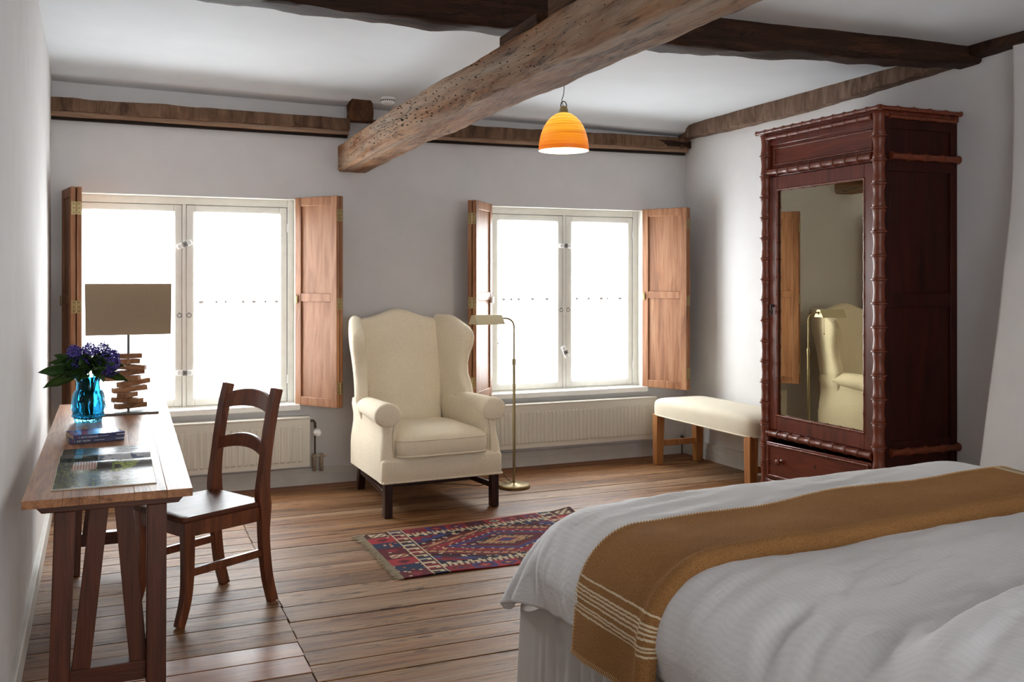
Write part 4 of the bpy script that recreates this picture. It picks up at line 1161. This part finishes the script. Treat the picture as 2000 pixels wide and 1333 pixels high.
# ------------------------------------------------------------------ table lamp with stacked wooden blocks
tl = thing('table_lamp', (.145, 5.29, TZ), 'table lamp of stacked wooden blocks with a rectangular linen shade', 'lamp'); 
MB().box(-.145, .14, -.115, .11, .001, .011).build('base_plate', M['steel'], tl, bevel=.0015)
MB().tube([(0, 0, .01), (0, 0, .64)], .0065, 10).build('rod', M['steel'], tl)
r3 = random.Random(12)
bl = [(.046, .16, 28, .012), (.076, .155, -38, -.005), (.106, .13, 70, -.008), (.142, .17, 12, .012), (.178, .165, 40, .035), (.200, .175, -25, -.022), (.232, .14, 20, .008), (.258, .135, -12, .012), (.284, .12, 50, .0), (.304, .11, 15, -.004)]
z = .020
bl = [(28, .155, .012), (-32, .150, -.006), (62, .125, -.010), (14, .165, .006), (34, .165, .030), (-20, .17, -.030), (24, .14, .006), (-14, .145, .012), (40, .12, -.006), (18, .115, .004)]
for i, (an, ln, off) in enumerate(bl):
    Mx = Matrix.Translation((0, 0, z+.0125)) @ Matrix.Rotation(math.radians(an), 4, 'Z') @ Matrix.Rotation(math.radians(r3.uniform(-5, 5)), 4, 'Y')
    MB().box(off-ln/2, off+ln/2, -.026, .026, -.0125, .0125, Mx).build('wood_block', M['lamp_wood'], tl, bevel=.002)
    z += .0283
def shade_ring(z, k, off): 
    a, b = .203*k-off, .085*k-off; return [(-a, -b, z), (a, -b, z), (a, b, z), (-a, b, z)]
m = MB().rings([shade_ring(.398, .985, 0), shade_ring(.655, 1, 0), shade_ring(.655, 1, .004), shade_ring(.398, .985, .004), shade_ring(.398, .985, 0)], cap=False)
sh_ = m.build('lamp_shade', M['linen_shade'], tl, bevel=.0015)
m = MB().tube([(-.19, 0, .63), (.19, 0, .63)], .002, 6); m.tube([(0, -.08, .63), (0, .08, .63)], .002, 6); m.build('shade_carrier', M['steel'], sh_)
MB().lathe([(0, .55), (.016, .55), (.018, .60), (.0, .60)], 14).build('bulb_holder', M['black'], tl)
MB().tube(smooth([(-.10, .04, .02), (-.12, .0, .06), (-.11, -.03, .09), (-.06, -.02, .045), (-.02, .0, .022)]), .0018, 6).build('cord', M['grey_plastic'], tl)

# ------------------------------------------------------------------ blue glass vase
vs_ = thing('vase', (-.040, 5.0, TZ), 'turquoise pressed glass vase holding purple flowers on the desk', 'vase')
prof = [(.050, 0), (.056, .002), (.058, .010), (.062, .022), (.072, .030), (.073, .036), (.069, .041), (.072, .047), (.069, .052), (.072, .058), (.0725, .075), (.072, .095), (.069, .115), (.065, .135), (.061, .147), (.055, .152), (.052, .158), (.054, .164), (.0515, .172), (.051, .19), (.054, .200), (.061, .208), (.070, .216), (.072, .219)]
n = 96; R = []
for r, z in prof:
    ring = []
    for k in range(n):
        a = 2*PI*k/n; q = 0
        if .060 <= z <= .147: q = .0040*max(0, math.sin(a*12+(z > .1)*1.57))**.7*(abs(math.sin((z-.058)/.045*PI)))**.5
        if z <= .030: q = .0022*math.sin(a*24)
        if z > .20: q = .0016*math.sin(a*12)
        ring.append(((r+q)*math.cos(a), (r+q)*math.sin(a), z))
    R.append(ring)
inn = [(max(.01, r-.005), z) for r, z in prof if z > .016][::-1]
for r, z in inn: R.append([(r*math.cos(2*PI*k/n), r*math.sin(2*PI*k/n), z) for k in range(n)])
R.append([(.004*math.cos(2*PI*k/n), .004*math.sin(2*PI*k/n), .016) for k in range(n)])
MB().rings(R).build('glass_body', M['vase'], vs_, ang=50)

# bouquet
bq = thing('flower_bouquet', (-.040, 5.0, TZ+.02), 'bunch of purple hydrangea like flowers with broad green leaves in the blue vase', 'flowers')
r4 = random.Random(21)
heads = [((-.036, -.038, .278), .047), ((.088, -.036, .258), .050), ((.064, .03, .306), .036), ((-.062, .03, .306), .030), ((.004, .03, .316), .028), ((.112, .012, .285), .026)]
for c, rad in heads:
    m = MB(); c = Vector(c); nf = int(130*rad/.05)
    for i in range(nf):
        zz = 1-2*(i+.5)/nf; ph = i*2.39996; q = math.sqrt(1-zz*zz)
        d = Vector((q*math.cos(ph), q*math.sin(ph), zz)); p = c+Vector((d.x*rad, d.y*rad, d.z*rad*1.25))*r4.uniform(.72, 1.08)
        d = (d+Vector((r4.uniform(-.4, .4), r4.uniform(-.4, .4), r4.uniform(-.1, .5)))).normalized()
        a = d.orthogonal().normalized(); b = d.cross(a)
        for k in range(4):
            an = PI/2*k+r4.random(); u = a*math.cos(an)+b*math.sin(an); v = a*-math.sin(an)+b*math.cos(an); s_ = r4.uniform(.008, .013)
            m.add([p, p+u*s_*.6+v*s_*.4+d*.002, p+u*s_*1.2+d*.005, p+u*s_*.6-v*s_*.4+d*.002], [(0, 1, 2, 3)])
    m.build('flower_head', M['petal'], bq, ang=0, recalc=False)
    MB().tube(smooth([(c.x*.15, c.y*.15, .01), (c.x*.3, c.y*.3, .17), (c.x*.8, c.y*.8, c.z-.03), (c.x, c.y, c.z)], 5), .0028, 6).build('stem', M['stem'], bq)
def leaf(base, az, el, ln, wd, droop, roll=0):
    m = MB(); d = Vector((math.cos(az)*math.cos(el), math.sin(az)*math.cos(el), math.sin(el))); side = Vector((-math.sin(az), math.cos(az), 0))
    side = (side*math.cos(roll)+d.cross(side)*math.sin(roll)).normalized()
    up = side.cross(d); base = Vector(base)
    def lf(u, v):
        w_ = wd*math.sin(PI*min(1, u**.75))**.9*(1 if u < 1 else 0)
        x = (v-.5)*2
        return base+d*(ln*u)+side*(w_*x*.5)-Vector((0, 0, 1))*(droop*u*u)-up*(.18*w_*(1-abs(x)))+up*.003*math.sin(u*14)*abs(x)
    m.grid(lf, 10, 4); return m.build('leaf', M['leaf'], bq, ang=0, recalc=False, solid=.0008)
leaf((-.05, -.04, .228), PI*1.02, .12, .165, .070, .02, 1.15)
leaf((-.045, -.055, .210), PI*1.05, -.12, .150, .068, .035, 1.05)
leaf((-.06, -.01, .25), PI*.97, .40, .12, .060, .03, .9)
leaf((-.01, -.06, .205), -PI*.62, .0, .085, .060, .02, .2)
leaf((.03, -.06, .212), -PI*.38, .0, .10, .055, .03, -.3)
leaf((.05, -.03, .21), -.15, .0, .13, .055, .04, -1.0)
leaf((.06, .0, .24), .1, .35, .11, .05, .04, -1.0)
leaf((-.03, -.07, .225), -PI*.80, .05, .10, .065, .02, .7)
leaf((-.02, .0, .23), PI*.9, .8, .12, .055, .02, .8)
leaf((.02, .04, .24), PI*.4, .7, .11, .05, .02, .2)
leaf((-.07, -.03, .262), PI*1.03, .7, .10, .055, .02, .9)
leaf((.03, -.075, .232), -PI*.5, .4, .07, .06, .02, .1)
leaf((-.015, -.08, .235), -PI*.6, .5, .06, .06, .015, .2)
for i in range(48):
    az = r4.uniform(0, 2*PI); leaf((.035*math.cos(az), .035*math.sin(az), .205+r4.uniform(0, .075)), az, r4.uniform(-.1, .8), r4.uniform(.08, .125), r4.uniform(.05, .066), .025, r4.choice((-1, 1))*r4.uniform(.6, 1.3))
for i in range(14):
    az = r4.uniform(0, 2*PI); q = r4.uniform(.008, .03); MB().tube([(q*math.cos(az), q*math.sin(az), .01), (q*.8*math.cos(az+.8), q*.8*math.sin(az+.8), .19)], .0035, 6).build('stem', M['stem'], bq)
for i in range(5):
    az = r4.uniform(-.8, .8); MB().tube(smooth([(0, 0, .05), (.03*math.cos(az), .03*math.sin(az), .22), (.10*math.cos(az), .08*math.sin(az), .28+r4.uniform(0, .09))], 5), .0012, 5).build('stem', M['stem'], bq)

# ------------------------------------------------------------------ books and open magazine
def text(s, size, mat, parent, Mx, bold=0):
    cu = bpy.data.curves.new('t', 'FONT'); cu.body = s; cu.size = size; cu.extrude = .0002; cu.offset = bold
    o = bpy.data.objects.new('t', cu); COL.objects.link(o); dg = bpy.context.evaluated_depsgraph_get(); dg.update()
    me = bpy.data.meshes.new_from_object(o.evaluated_get(dg)); bpy.data.objects.remove(o)
    me.transform(Mx); me.materials.clear(); me.materials.append(mat)
    r = bpy.data.objects.new('spine_title', me); COL.objects.link(r); r.parent = parent; return r
M['book_top'] = vcol_mat('printed_cover', .25, 0, 10, .5)
def book(x, y, z, rz, L, D, H, title, label):
    ro = thing('book', (x, y, z), label, 'book', rz, 'paperbacks stacked on the desk')
    # spine along x, facing -y
    m = MB().grid(lambda u, v: (lerp(-L/2, L/2, u), lerp(0, D, v), H), 84, 56); m.box(-L/2, L/2, 0, D, H-.0012, H-.0002)
    c = m.build('front_cover', M['book_top'], ro, ang=0)
    def col(p):
        cx = p.center; n1 = fbm(cx.x*14+x*9, cx.y*14, H*300); n2 = fbm(cx.x*9+4, cx.y*18, 2)
        base = lin('#2a2f78')
        if n1 > .12 and cx.x < .03: base = lin('#a0304a')
        elif n2 > .2: base = lin('#5a62a8')
        elif n1 < -.3: base = lin('#1a1d4c')
        return base
    facecolors(c, col)
    MB().box(-L/2, L/2, -.0012, .0, 0, H).build('spine', M['cover_blue'], ro, bevel=.0005)
    MB().box(-L/2, L/2, 0, D, 0, .0012).build('back_cover', M['cover_blue'], ro)
    MB().box(-L/2+.001, L/2-.001, .0005, D-.001, .0012, H-.0012).build('page_block', M['paper'], ro)
    R4 = Matrix.Translation((0, -.0014, 0)) @ Matrix.Rotation(PI/2, 4, 'X')
    text(title, H*.6, M['ink_white'], ro, R4 @ Matrix.Translation((-L/2+.028, H*.24, 0)))
    text('TASCHEN', H*.42, M['ink_white'], ro, R4 @ Matrix.Translation((L/2-.034, H*.36, 0)), .0001)
    text('I', H*.6, M['ink_white'], ro, R4 @ Matrix.Translation((-L/2+.020, H*.27, 0)))
    MB().box(-L/2+.010, -L/2+.015, -.0016, -.001, H*.38, H*.66).build('logo', M['ink_red'], ro)
    MB().box(-L/2+.095, -L/2+.135, -.0015, -.001, H*.40, H*.47).build('subtitle_line', M['ink_white'], ro)
    return ro
book(-.002, 4.364, TZ+.001, math.radians(6), .212, .150, .0185, 'ART NOW', 'lower blue paperback of the stack on the desk, spine reading ART NOW')
book(.008, 4.340, TZ+.0205, math.radians(13), .200, .145, .0185, 'FOTOGRAFIE', 'upper blue paperback of the stack on the desk, spine reading FOTOGRAFIE')
mg = thing('magazine', (.030, 3.80, TZ+.001), 'open magazine showing garden photographs lying at the near end of the desk', 'magazine', math.radians(-.5))
M['page'] = vcol_mat('glossy_page', .22, 0, 10, .12)
xa, xb, ya, ym, yb = -.158, .152, -.395, .06, .395
def pg(v, near): 
    return .004+(.014 if near else .017)*math.sin(PI*min(1, v))**.8*(1 if near else 1)+.003*(1-v)
def npage(u, v): return (lerp(xa-.002*v, xb, u), lerp(ym, ya, v), .003+.011*math.exp(-((v-.16)/.16)**2)*ss(0, .1, v)+.004*(1-v))
def fpage(u, v): return (lerp(xa+.002*v, xb, u), lerp(ym, yb, v), .003+.014*math.exp(-((v-.22)/.2)**2)*ss(0, .12, v)+.004*(1-v))
def ncol(u, v, p):
    n1 = fbm(u*9, v*14, 1); n2 = fbm(u*30, v*40, 5); n3 = fbm(u*4, v*4, 8)
    if v > .965: return lin('#cfc8b8')
    if .17 < u+.12*(v-.1) < .43 and .03 < v < .36: 
        return lin('#a86a5c') if (u*34) % 1 < .5 else lin('#cdbdb0')
    if .42 < u < .57 and v < .42: return lin('#2a2a2e')
    if u > .55 and v < .48: 
        if .57 < u < .60: return lin('#5a7430')
        if n1 > -.1 and u+v*.5 < .98: return lin('#9aa83a') if n2 > -.1 else lin('#5c7424')
        return lin('#3a3a2e')
    if v > .45 and u > .45: return lin('#b9b2ac') if n1+.4*n2 > -.05-(.75-abs(u-.75))*.2 and v < .8 else (lin('#6f7254') if n2 > 0 else lin('#3c4034'))
    return lin('#8a8a5c') if n2 > .35 else (lin('#5f6830') if n2 > .08 and v > .3 else (lin('#141d14') if n1 < .1 else lin('#33452a')))
def fcol(u, v, p):
    n1 = fbm(u*8, v*10, 11); n2 = fbm(u*30, v*26, 15)
    if .15 < u < .24 and v > .1: return lin('#2c7a9c') if n2 > -.3 else lin('#4aa0c0')
    if u > .42: return lin('#d4d8dc') if n1 > -.25 else lin('#7a8498')
    return lin('#2c3c30') if n2 > 0 else lin('#141e1a')
for nm, fnp, fnc in (('near_page', npage, ncol), ('far_page', fpage, fcol)):
    nu, nv = 170, 150
    m = MB().grid(fnp, nu, nv); o = m.build(nm, M['page'], mg, ang=0)
    facecolors(o, lambda p: fnc((p.index//nv+.5)/nu, (p.index % nv+.5)/nv, p))
    m = MB(); R = []
    for i in range(21):
        v = i/20; a, b = fnp(0, v), fnp(1, v)
        R.append([(a[0]-.003, a[1], 0), (b[0]+.002, b[1], 0), (b[0]+.002, b[1], b[2]-.0008), (a[0]-.003, a[1], a[2]-.0008)])
    m.rings(R).build('page_block', M['paper'], mg, ang=30)

# ------------------------------------------------------------------ pendant lamp
PX, PY = 2.39, 4.82; PZ = 2.145
pl = thing('pendant_lamp', (PX, PY, PZ), 'lit orange and yellow striped glass pendant lamp under the ceiling', 'lamp')
def shade_mat():
    m = bpy.data.materials.new('orange_striped_glass'); m.use_nodes = True; nt = m.node_tree; b = nt.nodes['Principled BSDF']
    tc = N(nt, 'ShaderNodeTexCoord'); sp = N(nt, 'ShaderNodeSeparateXYZ'); nt.links.new(tc.outputs['Object'], sp.inputs[0])
    mp = N(nt, 'ShaderNodeMapping'); mp.inputs['Scale'].default_value = (1.5, 1.5, 75); nt.links.new(tc.outputs['Object'], mp.inputs[0])
    f = noise(nt, mp.outputs[0], 1.0, 4, .65)
    mr = N(nt, 'ShaderNodeMapRange'); mr.inputs[1].default_value = 0; mr.inputs[2].default_value = .215; nt.links.new(sp.outputs[2], mr.inputs[0])
    r = ramp(nt, [(0, lin('#d8701c')), (.35, lin('#ee8f20')), (.7, lin('#f9b830')), (1, lin('#fdd24a'))]); nt.links.new(mr.outputs[0], r.inputs[0])
    r2 = ramp(nt, [(.38, (.62, .45, .35, 1)), (.55, (1, 1, 1, 1)), (.7, (1.0, 1.0, .95, 1))]); nt.links.new(f, r2.inputs[0])
    c = mixc(nt, r.outputs[0], r2.outputs[0], .9, 'MULTIPLY')
    nt.links.new(c, b.inputs['Base Color']); nt.links.new(c, b.inputs['Emission Color']); b.inputs['Emission Strength'].default_value = .75
    setin(b, Roughness=.3); return m
M['orange_glass'] = shade_mat()
m, nt, b = mat0('opal_inner_glass'); setin(b, Base_Color=lin('#fff4dc'), Roughness=.4); b.inputs['Emission Color'].default_value = (1, .86, .62, 1); b.inputs['Emission Strength'].default_value = 1.1; M['opal'] = m
pr = [(.140, 0), (.1405, .006), (.139, .03), (.134, .065), (.125, .10), (.111, .135), (.092, .165), (.068, .19), (.045, .205), (.026, .212)]
m = MB().lathe(pr, 64, cap=False); sd_ = m.build('lamp_shade', M['orange_glass'], pl, ang=0)
MB().rings([[(r*math.cos(2*PI*k/64), r*math.sin(2*PI*k/64), z) for k in range(64)] for r, z in [(.1402, 0.0)]+[(r-.004, max(.0004, z-.003)) for r, z in pr]], cap=False).build('inner_lining', M['opal'], sd_, ang=0)
MB().lathe([(0, .205), (.028, .205), (.028, .212), (.022, .235), (.018, .248), (.0, .248)], 24).build('holder', M['brass'], pl)
MB().tube([(-.016, 0, .244)]+[(.018*math.cos(PI-PI*k/8), 0, .252+.024*math.sin(PI*k/8)) for k in range(9)]+[(.016, 0, .244)], .0035, 8).build('hook', M['steel'], pl)
zc_ = cz(PX, PY)-PZ
MB().tube(smooth([(0, 0, .246), (-.012, 0, .28), (.0, 0, .32), (.004, 0, .40), (0, 0, .5), (0, 0, zc_)], 6), .0028, 8).build('cord', M['grey_plastic'], pl)
MB().lathe([(0, .06), (.018, .062), (.03, .09), (.026, .125), (.013, .15), (.013, .205), (0, .205)], 20).build('bulb', M['opal'], pl)
l = bpy.data.lights.new('pendant_bulb_light', 'POINT'); l.energy = 9; l.color = (1, .78, .5); l.shadow_soft_size = .03
o = bpy.data.objects.new('pendant_bulb_light', l); COL.objects.link(o); o.location = (PX, PY, PZ+.045)
